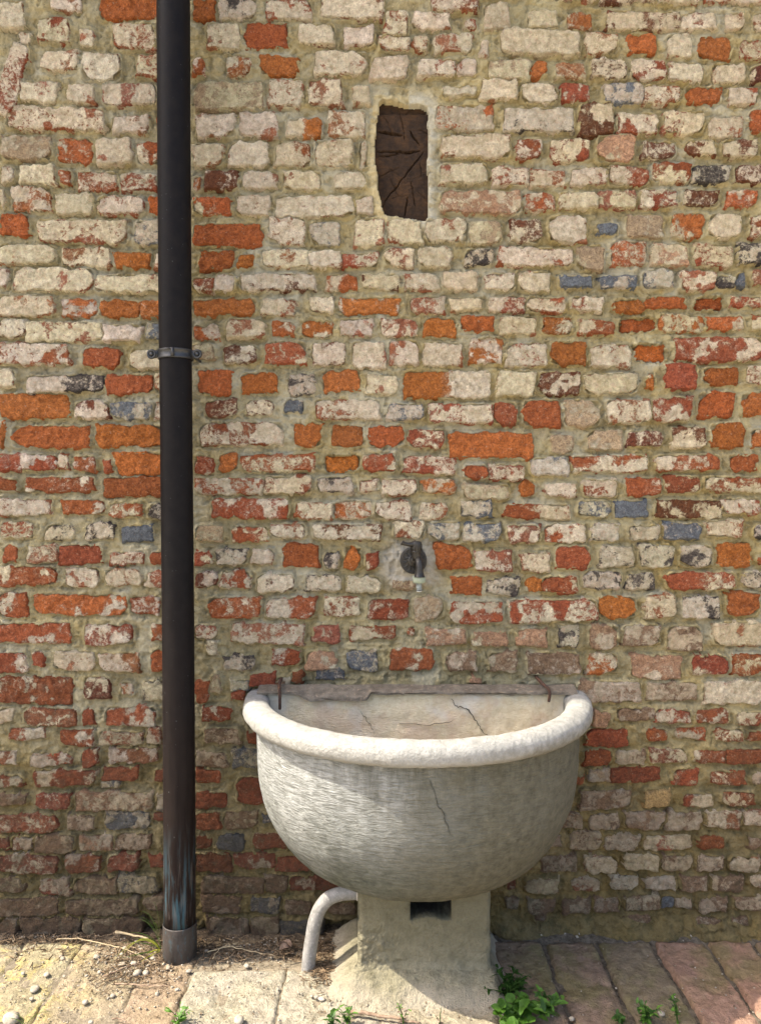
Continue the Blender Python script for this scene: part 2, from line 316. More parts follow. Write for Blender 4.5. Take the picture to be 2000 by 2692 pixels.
# ------------------------------------------------------------------ the bricks, read off the photograph
# tile origin, then "x0 x1 y0 y1 kind limewash[limewash at the right end]"
TILES = [((0, 0), """0 105 10 115 p8;225 355 -20 45 p8;425 690 -20 72 o0;165 300 78 178 r6;75 130 130 185 o3;348 405 122 198 p8;490 670 98 205 r6
178 338 222 298 p9;355 522 225 345 p8;590 700 232 328 r6;85 245 350 435 p9;290 408 360 438 p8;445 680 360 452 p8;25 450 458 558 r7;485 645 500 572 p9
675 700 500 555 o1;0 220 585 685 y4;247 395 598 700 o3;418 570 600 705 p8;590 695 620 710 r5;838 932 -10 78 o0;950 1110 -20 78 k7;1152 1350 0 80 r5
1395 1665 -10 80 p8;900 1040 100 212 p8;1062 1250 100 205 o0;838 890 245 325 r5;985 1088 245 322 o5;1130 1290 242 322 o1;1300 1452 108 190 p9
1490 1625 115 200 p8;1370 1590 225 325 p9;1615 1772 250 345 p9;850 1145 360 475 y6;1168 1310 345 460 p7;1340 1485 345 460 p7;1530 1605 375 455 p9
855 1020 500 595 p8;1040 1203 490 592 p8;1245 1395 518 592 o93;1430 1588 485 600 p9;838 965 625 716 p8;990 1160 618 720 p9;1195 1350 622 725 r7
1370 1530 610 727 p8;1560 1595 615 735 o2"""),
((1000, 0), """20 120 52 150 r6;220 420 -30 45 r6;140 300 55 130 p7;365 410 85 125 r6;450 560 15 130 y8;430 470 185 245 p9;640 765 42 112 p9;810 920 55 122 o5
980 1298 52 128 d6;1302 1455 60 132 p9;1495 1580 60 132 p8;1620 1665 62 135 p9;790 940 -30 2 p8;960 1190 -30 10 d7;1205 1380 -30 12 p8;1400 1660 -30 15 r7
0 125 158 222 p8;135 205 160 218 r6;235 400 150 230 p8;520 865 128 235 y9;890 1028 138 232 p7;1070 1200 150 228 o0;1245 1350 150 248 p9;1380 1520 160 252 o0
1558 1662 180 255 r6;165 325 262 330 p9;330 415 262 330 p9;470 650 262 345 y7;655 720 270 330 o0;760 888 280 340 p8;918 1068 258 340 d6;1095 1235 268 348 r7
1248 1395 278 355 p9;1435 1580 282 360 p7;1605 1662 290 355 d5;270 412 378 418 p9;435 588 345 432 p9;612 760 370 450 p9;785 905 370 442 r5
970 1140 368 448 b7;1142 1300 375 447 r6;1328 1478 375 442 o0;1510 1635 380 455 r6;240 490 458 565 o6;535 840 475 572 k8;862 1010 452 585 d3
1030 1200 495 580 r7;1232 1400 488 580 r6;1425 1575 508 598 p8;1605 1665 475 570 o2;265 560 590 685 p8;588 695 605 690 r6;735 905 610 700 r6
940 1098 590 705 t3;1138 1278 622 685 d5;1325 1450 615 675 d6;1485 1640 610 680 d6"""),
((0, 400), """0 55 55 125 r7;78 235 48 130 p8;255 305 72 130 r5;335 500 82 165 r5;518 682 92 162 r5;-5 18 155 235 p8;47 217 142 248 o5;240 400 175 262 p9
425 622 190 262 r7;645 702 185 262 o1;-8 115 262 355 o0;160 550 290 388 p7;585 702 295 395 b6;-8 235 400 480 p8;265 475 412 490 p7;490 650 430 495 o1
670 705 435 500 p8;-8 30 505 585 p6;55 405 502 600 p8;412 705 535 605 p8;-8 225 620 706 p8;265 415 635 712 o2;430 605 640 712 o1;610 708 645 712 o2
838 870 100 162 o4;890 1028 82 158 d3;1055 1203 85 158 p9;1232 1395 88 165 p9;1455 1590 95 165 p8;838 1000 195 265 o3;1030 1170 192 275 p8
1200 1535 195 280 p9;1550 1622 200 268 p8;838 1135 310 405 o0;1168 1325 288 402 p7;1350 1480 305 405 b7;1540 1665 295 410 p8;862 1010 428 505 o0
1038 1100 442 498 o0;1143 1338 425 500 p8;1340 1483 430 500 p9;1487 1640 445 502 r4;838 930 548 600 r4;932 1020 535 605 p8;1045 1368 530 600 d8
1415 1550 535 598 o2;1572 1730 535 598 d7;838 1110 638 705 o0;1140 1285 640 708 p9;1348 1450 630 700 d7;1478 1735 635 705 o2"""),
((1000, 400), """258 460 55 135 p8;490 640 70 140 r6;645 805 78 150 r5;825 980 72 142 p8;990 1160 65 145 r74;1180 1345 50 128 r4;1350 1510 60 132 k7
1540 1660 55 132 d5;265 610 172 265 t4;632 758 180 252 r5;775 942 178 245 p8;945 1108 172 240 p7;1130 1282 165 238 r5;1318 1470 165 235 d4
1505 1640 160 230 o4;30 178 302 402 p9;195 362 295 390 p8;385 522 305 398 y7;560 698 295 390 d5;732 892 278 388 p8;945 1030 305 355 b1
1068 1225 275 370 y4;1265 1405 268 370 o2;1428 1565 270 365 p9;1605 1662 280 365 r6;20 148 422 498 p9;168 305 418 498 p9;368 485 422 490 k5
510 832 418 492 r7;855 970 405 512 y5;1003 1160 388 485 o5;1180 1335 398 490 t5;1368 1530 402 495 r6;1560 1662 398 485 k6;105 250 532 598 p9
270 420 520 595 p9;450 582 528 598 p9;605 740 522 602 p8;778 920 538 588 b1;958 1110 535 588 b5;1140 1270 512 592 b6;1305 1455 518 598 p6
1460 1543 535 592 k5;1547 1585 525 585 b1;1615 1662 515 575 p7"""),
((0, 780), """-8 105 95 172 d7;110 445 110 192 p8;450 610 122 192 p8;635 705 118 185 b6;-8 300 205 290 r6;360 518 222 302 r1;565 708 230 312 p8
-8 60 315 385 p8;118 450 340 412 k84;462 665 340 422 r1;672 712 328 400 p6;-8 298 420 525 o0;330 480 455 525 d6;490 660 460 535 b5;670 714 458 535 p6
-8 12 540 650 o0;47 388 562 655 o0;415 715 560 650 o0;842 950 125 188 o2;985 1145 98 175 p8;1178 1278 108 168 o2;1315 1445 105 175 o2;1478 1620 98 172 p8
842 930 208 272 y5;975 1115 212 285 d4;1155 1330 200 298 r3;1360 1500 202 300 d7;1530 1672 202 310 p9;862 1002 318 422 o0;1048 1203 332 422 o1
1255 1368 335 428 k7;1402 1558 322 412 o0;1590 1725 345 425 p9;895 1028 450 520 d4;1072 1185 450 515 d6;1235 1320 450 502 b2;1370 1650 450 528 r57
870 1230 548 645 r5;1280 1395 552 650 o0;1438 1578 562 650 o0;1605 1755 562 650 o0"""),
((1000, 780), """128 278 5 72 p8;300 440 5 58 p9;470 628 0 65 r5;640 802 5 65 r6;830 962 0 60 r7;1015 1150 10 62 o0;1154 1325 0 50 o1;1365 1490 -2 55 h0
1525 1660 0 45 r5;0 158 100 172 p7;188 328 95 172 o1;350 492 82 148 o1;515 670 90 162 p8;705 835 88 160 o2;862 1008 105 165 r3;1045 1195 92 150 h0
1205 1410 82 150 o2;1420 1580 85 142 o2;1612 1662 82 140 r4;38 165 195 298 p7;190 352 205 298 p8;388 532 178 288 o63;550 722 205 300 p7
742 892 198 295 o0;912 1080 210 302 p6;1100 1240 205 278 h0;1280 1662 178 278 r3;100 475 325 438 o09;508 670 325 428 p9;690 865 330 425 d3
885 1112 338 420 p9;1155 1190 345 395 o2;1240 1375 292 398 r1;1405 1552 308 380 o0;1590 1662 305 380 r6;30 185 468 535 b7;210 488 468 545 r6
491 590 460 550 r2;620 778 450 560 r1;798 950 452 565 y4;982 1168 450 545 p6;1178 1345 442 540 r4;1385 1535 415 520 o0;1570 1662 418 515 o0
125 275 580 655 r5;300 668 592 700 o0;742 838 600 680 y5;900 1050 580 665 y5;1070 1220 585 650 d4;1265 1408 568 655 d7;1435 1575 550 655 o0
1610 1662 575 655 o2"""),
((0, 1140), """-8 248 92 158 r4;252 298 95 155 r4;318 415 98 160 r3;450 485 120 168 r1;502 715 85 180 o1;-8 72 195 248 r1;115 412 190 252 r3;450 715 190 270 r1
-8 222 288 352 p7;270 455 290 350 r2;475 615 305 360 r5;645 715 310 372 k5;5 145 385 452 r5;195 325 400 462 k6;375 500 390 458 k5;528 665 400 468 b0
20 78 482 558 r1;125 250 488 558 p5;255 445 485 565 r1;480 630 515 568 r6;650 715 518 572 r1;-8 250 578 655 r3;290 430 582 665 p7;465 612 590 660 p6
635 715 600 668 r4;850 930 100 172 r4;948 1030 90 162 o0;1050 1370 90 162 r5;1408 1555 98 165 h0;1575 1714 92 165 r3;850 1143 195 262 r5;1148 1350 190 258 r5
1375 1530 190 255 k7;1560 1640 205 250 p6;920 1252 282 365 r3;1282 1440 300 370 r7;1452 1615 295 365 o6;1630 1785 295 372 r6;850 965 402 465 y4
1010 1162 405 468 r4;1175 1325 392 452 p7;1360 1655 395 460 d6;850 920 518 572 r3;938 1072 500 570 k7;1098 1190 502 568 p8;1228 1385 480 580 o0
1408 1465 518 592 k7;1495 1568 490 590 o0;1588 1645 520 585 r2;850 945 605 665 d4;958 1082 598 670 r6;1115 1275 612 685 d5;1328 1482 618 682 k7
1512 1652 625 690 k8"""),
((1000, 1140), """100 325 100 175 r5;365 463 138 195 r2;468 622 138 200 r6;652 812 108 180 b7;830 1158 98 165 r3;1195 1475 95 158 r51;1520 1635 95 162 o1
10 155 200 265 p7;180 320 200 255 o5;362 555 225 285 y6;612 672 205 270 o0;715 850 218 272 p7;880 1025 202 275 r5;1065 1215 195 270 r14;1238 1385 188 255 r2
1405 1662 190 250 r4;170 290 300 370 o5;350 482 292 362 b6;540 820 308 368 r37;855 990 292 360 b5;1015 1155 292 362 b1;1195 1478 290 368 d2
1482 1645 285 348 r6;60 188 380 455 r7;215 340 388 460 b6;365 515 392 465 b5;552 692 400 472 p7;712 885 392 472 r6;915 1030 390 465 k6;1075 1205 402 462 k5
1228 1385 390 458 b3;1410 1565 378 448 r6;1620 1662 395 452 k6;240 395 478 590 o0;410 572 510 595 p5;610 735 520 600 p7;762 905 490 585 r1
948 1090 490 575 k7;1122 1268 485 580 k7;1300 1435 485 578 k7;1465 1608 475 580 o0;1635 1662 540 560 r1;310 442 622 700 o0;462 605 630 700 k7
640 702 628 690 o1;705 855 622 692 r2;885 1042 598 675 k6;1075 1185 608 675 k5;1242 1545 605 675 r15;1585 1662 605 665 k6;50 150 640 675 m4"""),
((0, 1520), """-8 125 65 172 r3;148 545 75 160 o2;568 695 82 160 r5;-8 308 198 280 r2;370 580 205 290 r4;665 715 200 272 r3;-8 118 325 412 r2;145 195 320 382 r2
235 418 318 400 p8;435 610 325 405 p7;660 715 308 405 r1;-8 315 430 545 u3;365 478 430 525 d3;525 580 455 510 o5;622 715 445 530 k6;-8 62 568 628 p8
112 335 568 640 p73;358 412 570 640 r1;462 680 560 640 r6;905 1130 85 170 r4;1155 1368 88 175 r73;1408 1562 82 165 r5;1602 1775 92 180 r4;850 945 205 265 p5
900 945 270 330 y6;1005 1322 200 285 p5;1362 1472 205 282 p4;1515 1715 210 270 r4;970 1105 340 398 k5;1185 1300 312 380 r5;1330 1455 320 400 t2
1508 1642 315 405 b5;1085 1198 418 470 r0;1268 1310 408 455 r0;1372 1495 395 440 b5;915 960 425 500 y5;1000 1083 445 488 b6;1005 1060 490 530 r3
850 905 455 545 r4;1200 1260 435 475 o5;880 1000 560 620 r3"""),
((1000, 1520), """145 268 82 182 y5;305 530 105 195 r3;562 935 95 188 r5;950 1108 82 172 o0;1148 1275 70 170 r6;1308 1472 82 175 k5;1508 1645 65 165 o0
118 150 220 255 o4;200 370 220 288 t4;402 550 235 298 t2;598 725 222 295 t3;775 860 205 300 k6;905 1028 205 305 m2;1055 1210 205 292 m5;1245 1395 208 315 m4
1448 1662 195 290 p8;40 230 308 400 r2;285 418 325 405 m5;475 590 325 408 m4;640 865 328 418 m4;905 1028 332 415 o6;1090 1305 335 438 t3;1350 1502 335 415 r2
1525 1662 328 420 r4;390 440 432 458 t3;860 1130 450 540 m6;1160 1370 455 530 m6;1402 1662 448 545 p8;925 1000 580 645 t1;1030 1188 568 620 m6
1192 1345 572 625 r5;1375 1510 568 630 r3;1545 1662 582 635 r4"""),
((0, 1880), """45 200 55 105 r4;265 405 65 135 r3;435 625 75 130 p6;640 702 48 125 r3;-8 75 158 215 p7;135 315 168 218 r6;355 425 155 220 r3;475 685 145 210 p7
-8 95 265 312 r4;155 415 240 310 r4;445 605 230 288 r0;672 715 238 290 r1;440 520 292 320 b7;-8 115 345 392 m4;160 305 340 408 r3;328 660 338 415 t5
680 715 348 415 b5;-8 255 435 510 r4;295 412 438 500 m6;455 655 420 498 b6;668 715 425 460 r1;-8 45 530 580 r3;55 145 530 585 r3;155 320 522 595 m4
345 490 525 590 t5;502 655 520 588 m6;890 1042 60 125 m5;1080 1115 85 125 r1;850 985 165 228 m6;1010 1150 150 228 b5;850 960 240 290 r1;1030 1185 270 385 r1
850 990 335 400 r1;850 955 425 495 r1;975 1120 420 492 m4;1140 1230 430 470 b3;850 920 530 580 r1;945 1062 520 585 b1;1100 1240 515 575 r3"""),
((1000, 1880), """895 1072 60 138 r1;1155 1245 62 115 r3;1282 1408 55 110 o3;1455 1570 62 112 r5;1600 1662 72 112 r3;885 1000 150 215 r1;1018 1145 155 215 m6
1168 1322 148 210 p7;1362 1498 155 208 r4;1502 1662 150 208 r1;905 997 235 290 y6;1000 1215 228 292 r1;1272 1375 235 305 r4;1432 1585 245 305 r4
1615 1662 255 300 m5;830 880 265 300 r1;870 1090 330 410 m5;1148 1262 328 400 c0;1320 1440 345 400 r4;1485 1622 335 390 r5;770 870 425 490 m5
908 1035 432 500 m6;1065 1230 422 500 m7;1245 1390 425 502 m7;1420 1565 418 490 p7;1580 1662 415 485 p8;715 782 520 570 m5;822 960 505 590 m6
975 1122 522 588 m7;1145 1352 525 590 p8;1390 1490 528 580 r0;1605 1662 540 580 m6"""),
((1000, 2240), """600 655 30 75 r2;697 855 22 90 m6;885 1030 20 95 p8;1058 1210 10 80 p9;1235 1350 20 82 m7;1378 1495 22 85 m6;1520 1645 25 88 p8
545 590 120 165 r3;632 775 122 182 p9;832 955 115 178 p8;1002 1120 105 165 k8;1152 1285 110 170 k8;1310 1420 115 175 m4;1445 1580 112 175 m5;1612 1662 105 160 p7
538 600 195 245 m6;640 755 208 270 m5;792 912 210 275 m5;930 1040 205 270 m5;1070 1215 195 262 m6;1222 1278 198 250 b1;1282 1350 205 250 m6;1385 1510 205 265 m5
1540 1662 200 255 m6;670 720 275 308 m4;1050 1180 285 318 m3;1370 1480 285 325 m4;1520 1600 285 320 m5"""),
((0, 2240), """-8 255 12 90 r5;285 430 15 90 r5;470 600 15 80 r3;645 715 15 70 r1;-8 95 110 170 m5;175 305 120 185 r6;325 510 115 180 m5;515 680 108 178 b6
-8 255 200 275 m4;290 600 210 275 m5;630 715 195 250 m4;-8 80 290 365 m3;95 345 285 362 m2;365 620 290 375 m2;850 1010 5 85 r1;1025 1197 0 70 r2
1202 1370 18 80 r1;880 1147 108 180 m4;1152 1250 100 175 m4;1262 1480 105 165 r2;875 1045 190 265 m3;1095 1215 200 262 b4;1240 1350 210 270 m4
1420 1540 220 265 m4;900 1080 285 375 m3;1090 1213 280 365 m4;1217 1400 300 360 b4""")]
SC = 1.652
CLAY = {'o': (.56, .170, .055), 'h': (.62, .185, .05), 'u': (.40, .125, .05), 'r': (.42, .115, .052), 'd': (.205, .068, .036), 'p': (.44, .165, .095),
        't': (.58, .35, .215), 'y': (.58, .44, .28), 'b': (.19, .218, .25), 'k': (.095, .082, .075), 'm': (.37, .245, .150), 'c': (.72, .50, .22)}
B = []      # each: cx, cz, hx, hz, rot, level, kind, w0, w1, inframe
def add_brick(x0, x1, z0, z1, kind, w0, w1, rot=0., inf=True):
    lev = {'o': -.0015, 'h': -.020, 'u': .000}.get(kind, .0045) + rng.normal(0, .0016)*(kind != 'h')
    B.append(((x0+x1)/2, (z0+z1)/2, (x1-x0)/2, (z1-z0)/2, rot, lev, kind, w0, w1, inf))
for (ox, oy), txt in TILES:
    for e in txt.replace('\n', ';').split(';'):
        f = e.split()
        if len(f) != 5: continue
        x0, x1, y0, y1 = [float(v)/SC for v in f[:4]]
        w = f[4][1:]; w0 = int(w[0])/9; w1 = int(w[-1])/9
        (a, c) = wall((ox+x0), (oy+y0+oy+y1)/2); (b, _) = wall((ox+x1), (oy+y0+oy+y1)/2)
        (_, zt) = wall(1000, oy+y0); (_, zb) = wall(1000, oy+y1)
        add_brick(float(a), float(b), float(zb), float(zt), f[4][0], w0, w1, rng.normal(0, .012))
# upright slanting brick at the upper edge of the patch on the far side
xa, za = wall(58, 108); xb, zb = wall(0, 305)
add_brick(float((xa+xb)/2-.028), float((xa+xb)/2+.028), float(zb)-.0, float(za), 'r', .7, .6, -.28)
# the wall goes on beyond the picture: plain coursed bricks
def course_fill(xa, xb, za, zb):
    z = za
    while z < zb:
        h = .056 + rng.uniform(-.003, .004); x = xa + rng.uniform(-.1, 0)
        while x < xb:
            w = .235 if rng.random() < .45 else .112
            w += rng.uniform(-.012, .012)
            if x > xa and x+w < xb:
                k = rng.choice(list('pprrddomtk')); add_brick(x, x+w, z, z+h, k, float(rng.uniform(.2, .95)) if k != 'o' else .05, .6, 0, False)
            x += w+.016
        z += h+.015
course_fill(-2.6, -1.150, .03, 2.78); course_fill(1.150, 2.6, .03, 2.78); course_fill(-2.6, 2.6, 2.80, 4.42)
course_fill(-.45, .60, .30, .72); 
# hidden behind the basin: keep only what does not overlap read bricks
RD = [b for b in B if b[9]]
def overlaps(b):
    return any(abs(b[0]-r[0]) < b[2]+r[2]+.008 and abs(b[1]-r[1]) < b[3]+r[3]+.008 for r in RD)
B = [b for b in B if b[9] or not overlaps(b)]

BEAM = (1054, 1126, 262, 575)   # photo px box of the beam end
bx0, bz1 = wall(986, 268); bx1, bz0 = wall(1124, 572)
bx0, bx1, bz0, bz1 = float(bx0), float(bx1), float(bz0), float(bz1)

def bulge(x, z):
    return .010*vn(x, z, 1.3, 91)*2 + .004*vn(x, z, 4.0, 92)*2

def brick_mesh(b):
    cx, cz, hx, hz, rot, lev, kind, w0, w1, inf = b
    rough = kind in 'ohu'
    ex = .0050 if inf else .0005
    hx2, hz2 = hx+ex, hz+ex
    cell = .0055 if inf else .03
    nu = max(5, int(2*hx2/cell)+1); nv = max(4, int(2*hz2/cell)+1)
    u = np.linspace(-1, 1, nu)[:, None]+0*np.zeros(nv)[None]; v = 0*u + np.linspace(-1, 1, nv)[None]
    # soften corners, each corner differently
    s = np.where(rng.random(4) < .22, rng.uniform(.15, .38, 4), rng.uniform(.0, .07, 4)) if inf else np.full(4, .03)
    cor = np.where(u > 0, np.where(v > 0, s[0], s[1]), np.where(v > 0, s[2], s[3]))
    asp = hz2/hx2
    X = u*hx2*(1 - cor*asp*np.abs(v)**3*1.6); Z = v*hz2*(1 - cor*np.abs(u)**(3/asp if asp < 1 else 3)*1.6)
    tilt = rng.uniform(-.0045, .0045, 4) if inf else np.zeros(4)
    Z = Z + np.where(v > 0, tilt[0], tilt[1])*u*1.0*np.abs(v); X = X + np.where(u > 0, tilt[2], tilt[3])*v*1.0*np.abs(u)
    c, s_ = math.cos(rot), math.sin(rot)
    XX = cx + X*c - Z*s_; ZZ = cz + X*s_ + Z*c
    edge = np.maximum(np.abs(u), np.abs(v)); eb = (edge > .999)
    dmin = np.minimum((1-np.abs(u))*hx2, (1-np.abs(v))*hz2)
    amp = (.0055 if rough else .0046) if inf else .0
    wgt = sst(.030, .0, dmin)
    XX = XX + wgt*amp*2.2*fbm(XX*1.0, ZZ, 48, 4, 5); ZZ = ZZ + wgt*amp*2.2*fbm(XX, ZZ*1.0, 48, 4, 9)
    dome = .0035*sst(0, .0045, dmin)
    H = lev + dome - .0035 + (.0075 if rough else .0046)*fbm(XX, ZZ, 40, 5, 23, .80) + bulge(XX, ZZ)
    H = H + rng.normal(0, .0012)*u + rng.normal(0, .0012)*v
    H = np.where(eb, lev-.022 + bulge(XX, ZZ), H)
    V = np.stack([XX, -H, ZZ], -1).reshape(-1, 3)
    Q = gridq(nu, nv)[:, ::1]
    # wash amount along the brick with its own wobble
    t = np.clip((u+1)/2 + .0*v, 0, 1); A = w0*(1-sst(.35, .65, t)) + w1*sst(.35, .65, t)
    if inf:      # limewash flaked off in patches and along the arrises
        A = A - .42*(kind not in 'oh')*sst(.012, .0, dmin)*sst(-.10, .22, fbm(XX, ZZ, 22, 3, 57)) - .42*sst(.19, .36, fbm(XX, ZZ, 15, 3, 58))*(w0 > .3)
        A = A + .50*sst(.10, .30, fbm(XX, ZZ, 18, 3, 59))*(.15 < w0 < .75)
    return V, Q, A.reshape(-1)
def brick_cols(b):
    kind = b[6]; hv = np.array([1, rng.uniform(.92, 1.18), rng.uniform(.8, 1.05)]); c = np.array(CLAY[kind])*rng.uniform(.80, 1.15)*(hv if kind in 'ohurdp' else 1)
    x, z = b[0], b[1]
    warm = np.clip((x+.6)/1.6, 0, 1)
    w = np.array((.87, .79, .62))*(1-warm) + np.array((.87, .77, .55))*warm
    if kind in 'b': w = np.array((.72, .67, .53))
    if kind in 'y': w = np.array((.72, .66, .48))
    if kind in 'm': w = np.array((.70, .60, .44))
    if kind in 'k': w = np.array((.74, .68, .53))
    w = w*rng.uniform(.84, 1.06)*np.array((1, rng.uniform(.95, 1.01), rng.uniform(.86, 1.02)))
    return c, w
def add_attrs(me, base, wash, amt):
    n = len(me.vertices)
    for nm, a in (('base', base), ('wash', wash)):
        at = me.attributes.new(nm, 'FLOAT_COLOR', 'POINT')
        at.data.foreach_set('color', np.concatenate([a, np.ones((n, 1))], 1).astype(np.float32).ravel())
    at = me.attributes.new('amount', 'FLOAT', 'POINT'); at.data.foreach_set('value', amt.astype(np.float32))

wall_o = empty('brick_wall', (0, 0, 0), label='old brick wall of worn whitewashed, orange and blue bricks in thick lime mortar', cat='wall')
order = sorted(range(len(B)), key=lambda i: (-B[i][9], -B[i][2]*B[i][3]))
single = set(order[:300]); rest = []
for i, b in enumerate(B):
    V, Q, A = brick_mesh(b); c, w = brick_cols(b); n = len(V)
    cc = np.tile(c, (n, 1)); ww = np.tile(w, (n, 1))
    if i in single:
        o_ = np.array([b[0], 0, b[1]])
        me = mesh_np('brick', V-o_, Q, True, (M['brick'],)); add_attrs(me, cc, ww, A)
        link('brick', me, wall_o, o_)
    else: rest.append((V, Q, A, cc, ww))
V, Q, _ = join([(r[0], r[1], []) for r in rest])
me = mesh_np('smaller_bricks', V, Q, True, (M['brick'],))
add_attrs(me, np.concatenate([r[3] for r in rest]), np.concatenate([r[4] for r in rest]), np.concatenate([r[2] for r in rest]))
tag(link('smaller_bricks', me, wall_o), kind='stuff')

# mortar: one fine relief with struck joints, smears and holes
xs = np.concatenate([np.arange(-2.7, -1.19, .025), np.arange(-1.18, 1.18, .0038), np.arange(1.19, 2.7, .025)])
zs = np.concatenate([np.arange(-.06, 2.83, .0038), np.arange(2.85, 4.5, .03)])
X, Z = np.meshgrid(xs, zs, indexing='ij')
wx = X + .0052*fbm(X, Z, 75, 3, 31); wz = Z + .0052*fbm(X, Z, 75, 3, 37)
wob = .0105*fbm(X, Z, 44, 4, 33, .7) - .0012
D = np.full(X.shape, .06); LV = np.zeros(X.shape); AB = np.zeros(X.shape)
for b in B:
    cx, cz, hx, hz, rot, lev, kind = b[:7]
    i0, i1 = np.searchsorted(xs, (cx-hx-.05, cx+hx+.05)); 
    hh = hz if abs(rot) < .1 else hz*1.05
    j0, j1 = np.searchsorted(zs, (cz-hh-.05, cz+hh+.05))
    if i1 <= i0 or j1 <= j0: continue
    dx = wx[i0:i1, j0:j1]-cx; dz = wz[i0:i1, j0:j1]-cz
    c, s_ = math.cos(rot), math.sin(rot); lx = dx*c+dz*s_; lz = -dx*s_+dz*c
    r = min(.014, hz*.6); qx = np.abs(lx)-hx+r; qz = np.abs(lz)-hz+r
    d = np.hypot(np.maximum(qx, 0), np.maximum(qz, 0)) + np.minimum(np.maximum(qx, qz), 0) - r
    m_ = d < D[i0:i1, j0:j1]
    D[i0:i1, j0:j1] = np.where(m_, d, D[i0:i1, j0:j1]); LV[i0:i1, j0:j1] = np.where(m_, lev, LV[i0:i1, j0:j1])
    AB[i0:i1, j0:j1] = np.where(m_, np.clip(-lz/hz, -2, 2), AB[i0:i1, j0:j1])
smear = sst(-.06, .30, fbm(X, Z, 3.2, 3, 41) + .16*sst(2.1, 2.75, Z))          # where mortar was left nearly flush
rec = -.0135*(1-.78*smear)
under = sst(.8, 1.15, AB)*sst(.014, .002, D)                          # just beneath a brick
lvm = np.where(LV < -.01, .001, np.maximum(LV, -.0005))-.0012
out = lvm + (rec-lvm)*sst(.0015, .010, D) - .0095*under + .0040*sst(.012, .03, D)*smear
rough = .0085*fbm(X, Z, 24, 5, 51, .62) + .0040*fbm(X, Z, 110, 2, 61)
# trowel drags: long thin horizontal ridges in the joints
drag = .0045*fbm(X*.12, Z, 120, 2, 71)*sst(.004, .012, D)
H = out + rough + drag - .0060*sst(.20, .30, fbm(X, Z, 55, 3, 43))*sst(.0, .006, D)
E = D + wob*sst(.016, .004, np.abs(D))                                   # ragged line where mortar gives way to brick
H = np.where(D < 0, lvm + .0020 + .5*rough, H)                   # mortar lapping over a brick's edge
H = np.where(E < 0, np.minimum(H, LV - .005 - .010*sst(0, -.006, D)), H)
H = H - .0055*sst(.0045, .0, np.abs(E-.001))*sst(-.12, .12, fbm(X, Z, 11, 3, 35))   # hairline gap
H = H + bulge(X, Z)
# socket of the beam end
bxc, bzc = (bx0+bx1)/2, (bz0+bz1)/2; bhx, bhz = (bx1-bx0)/2, (bz1-bz0)/2
sk = .012*np.clip((Z-bzc)/bhz, -1, 1)**2 + .012*sst(.2, -1, (Z-bzc)/bhz)
left_edge = bxc-bhx + sk - .006*0
qx = np.maximum(left_edge-X, X-(bxc+bhx)) + .016; qz = np.abs(Z-bzc + .012*np.clip((X-bxc)/bhx, -1, 1))-bhz + .004*fbm(X, Z, 30, 3, 77) + .016
dB = np.hypot(np.maximum(qx, 0), np.maximum(qz, 0)) + np.minimum(np.maximum(qx, qz), 0) - .016 + .005*fbm(X, Z, 26, 4, 78)
H = np.where(dB < .0, -.06 + bulge(X, Z), H)
H = H + np.where((dB >= 0), .007*sst(.030, .004, dB), 0)
# foot of the wall: eaten away on one side, mortar fillet on the other
H = H - .045*sst(.045, .0, Z + .05*fbm(X, Z, 9, 4, 83))*sst(.32, .2, X)
H = H + .040*sst(.06, -.01, Z + .03*fbm(X, Z, 12, 3, 85))*sst(.30, .4, X)
# round the tap: a trowelled grey patch
tx, tz = wall(1086, 1477); tx = float(tx); tz = float(tz)
dT = np.hypot((X-tx)/1.15, Z-tz+.01) + .028*fbm(X, Z, 16, 4, 87)
H = H + .006*sst(.085, .05, dT)
me = mesh_np('mortar', np.stack([X, -H, Z], -1).reshape(-1, 3), gridq(len(xs), len(zs)), True, (M['mortar'],))
col = np.zeros(X.shape+(4,), np.float32)
def paint(mask, c):
    for k in range(3): col[..., k] = np.where(mask > col[..., 3], c[k], col[..., k])
    col[..., 3] = np.maximum(col[..., 3], mask)
paint(sst(.10, .055, dT)*.85, (.42, .39, .33))
paint(.8*sst(.050, .010, dB + .02*fbm(X, Z, 20, 3, 95))*(X < bxc+.02), (.56, .47, .27))
paint(.75*sst(.050, .010, dB + .02*fbm(X, Z, 20, 3, 96))*(X >= bxc+.02), (.56, .53, .42))
# pale lime wiped over parts of the joints
paint(.65*sst(.12, .30, fbm(X, Z, 7, 4, 97))*sst(.5, .9, Z), (.44, .41, .30))
paint(.6*sst(.15, .32, fbm(X, Z, 5, 4, 98))*sst(-.2, .5, X)*sst(.5, .9, Z), (.46, .40, .23))
at = me.attributes.new('patch', 'FLOAT_COLOR', 'POINT'); at.data.foreach_set('color', col.ravel())
link('mortar', me, wall_o)

# ------------------------------------------------------------------ eaves above the frame: they keep the sun off the wall face
M['wood_eave'] = mat_simple('weathered_rafter_wood', ((.13, .09, .06), (.24, .18, .12)), 14, stretch=(1, 1, 6))
M['roof_tile'] = mat_simple('terracotta_roof', ((.34, .14, .08), (.48, .24, .15)), 20)
def box(x0, x1, y0, y1, z0, z1, rot=None):
    v = np.array([(x, y, z) for x in (x0, x1) for y in (y0, y1) for z in (z0, z1)], float)
    q = [(0, 1, 3, 2), (4, 6, 7, 5), (0, 4, 5, 1), (2, 3, 7, 6), (0, 2, 6, 4), (1, 5, 7, 3)]
    return v, q, []
EZ = 4.46; EY = -.040 - (SUN.y/-SUN.z)*EZ*1.0
eave = empty('roof_eave', (0, 0, EZ), label='tiled roof eave overhanging the top of the brick wall', cat='roof')
p = part('soffit_board', box(-9, 9, EY, .0, 0, .03), M['wood_eave'], eave, False)
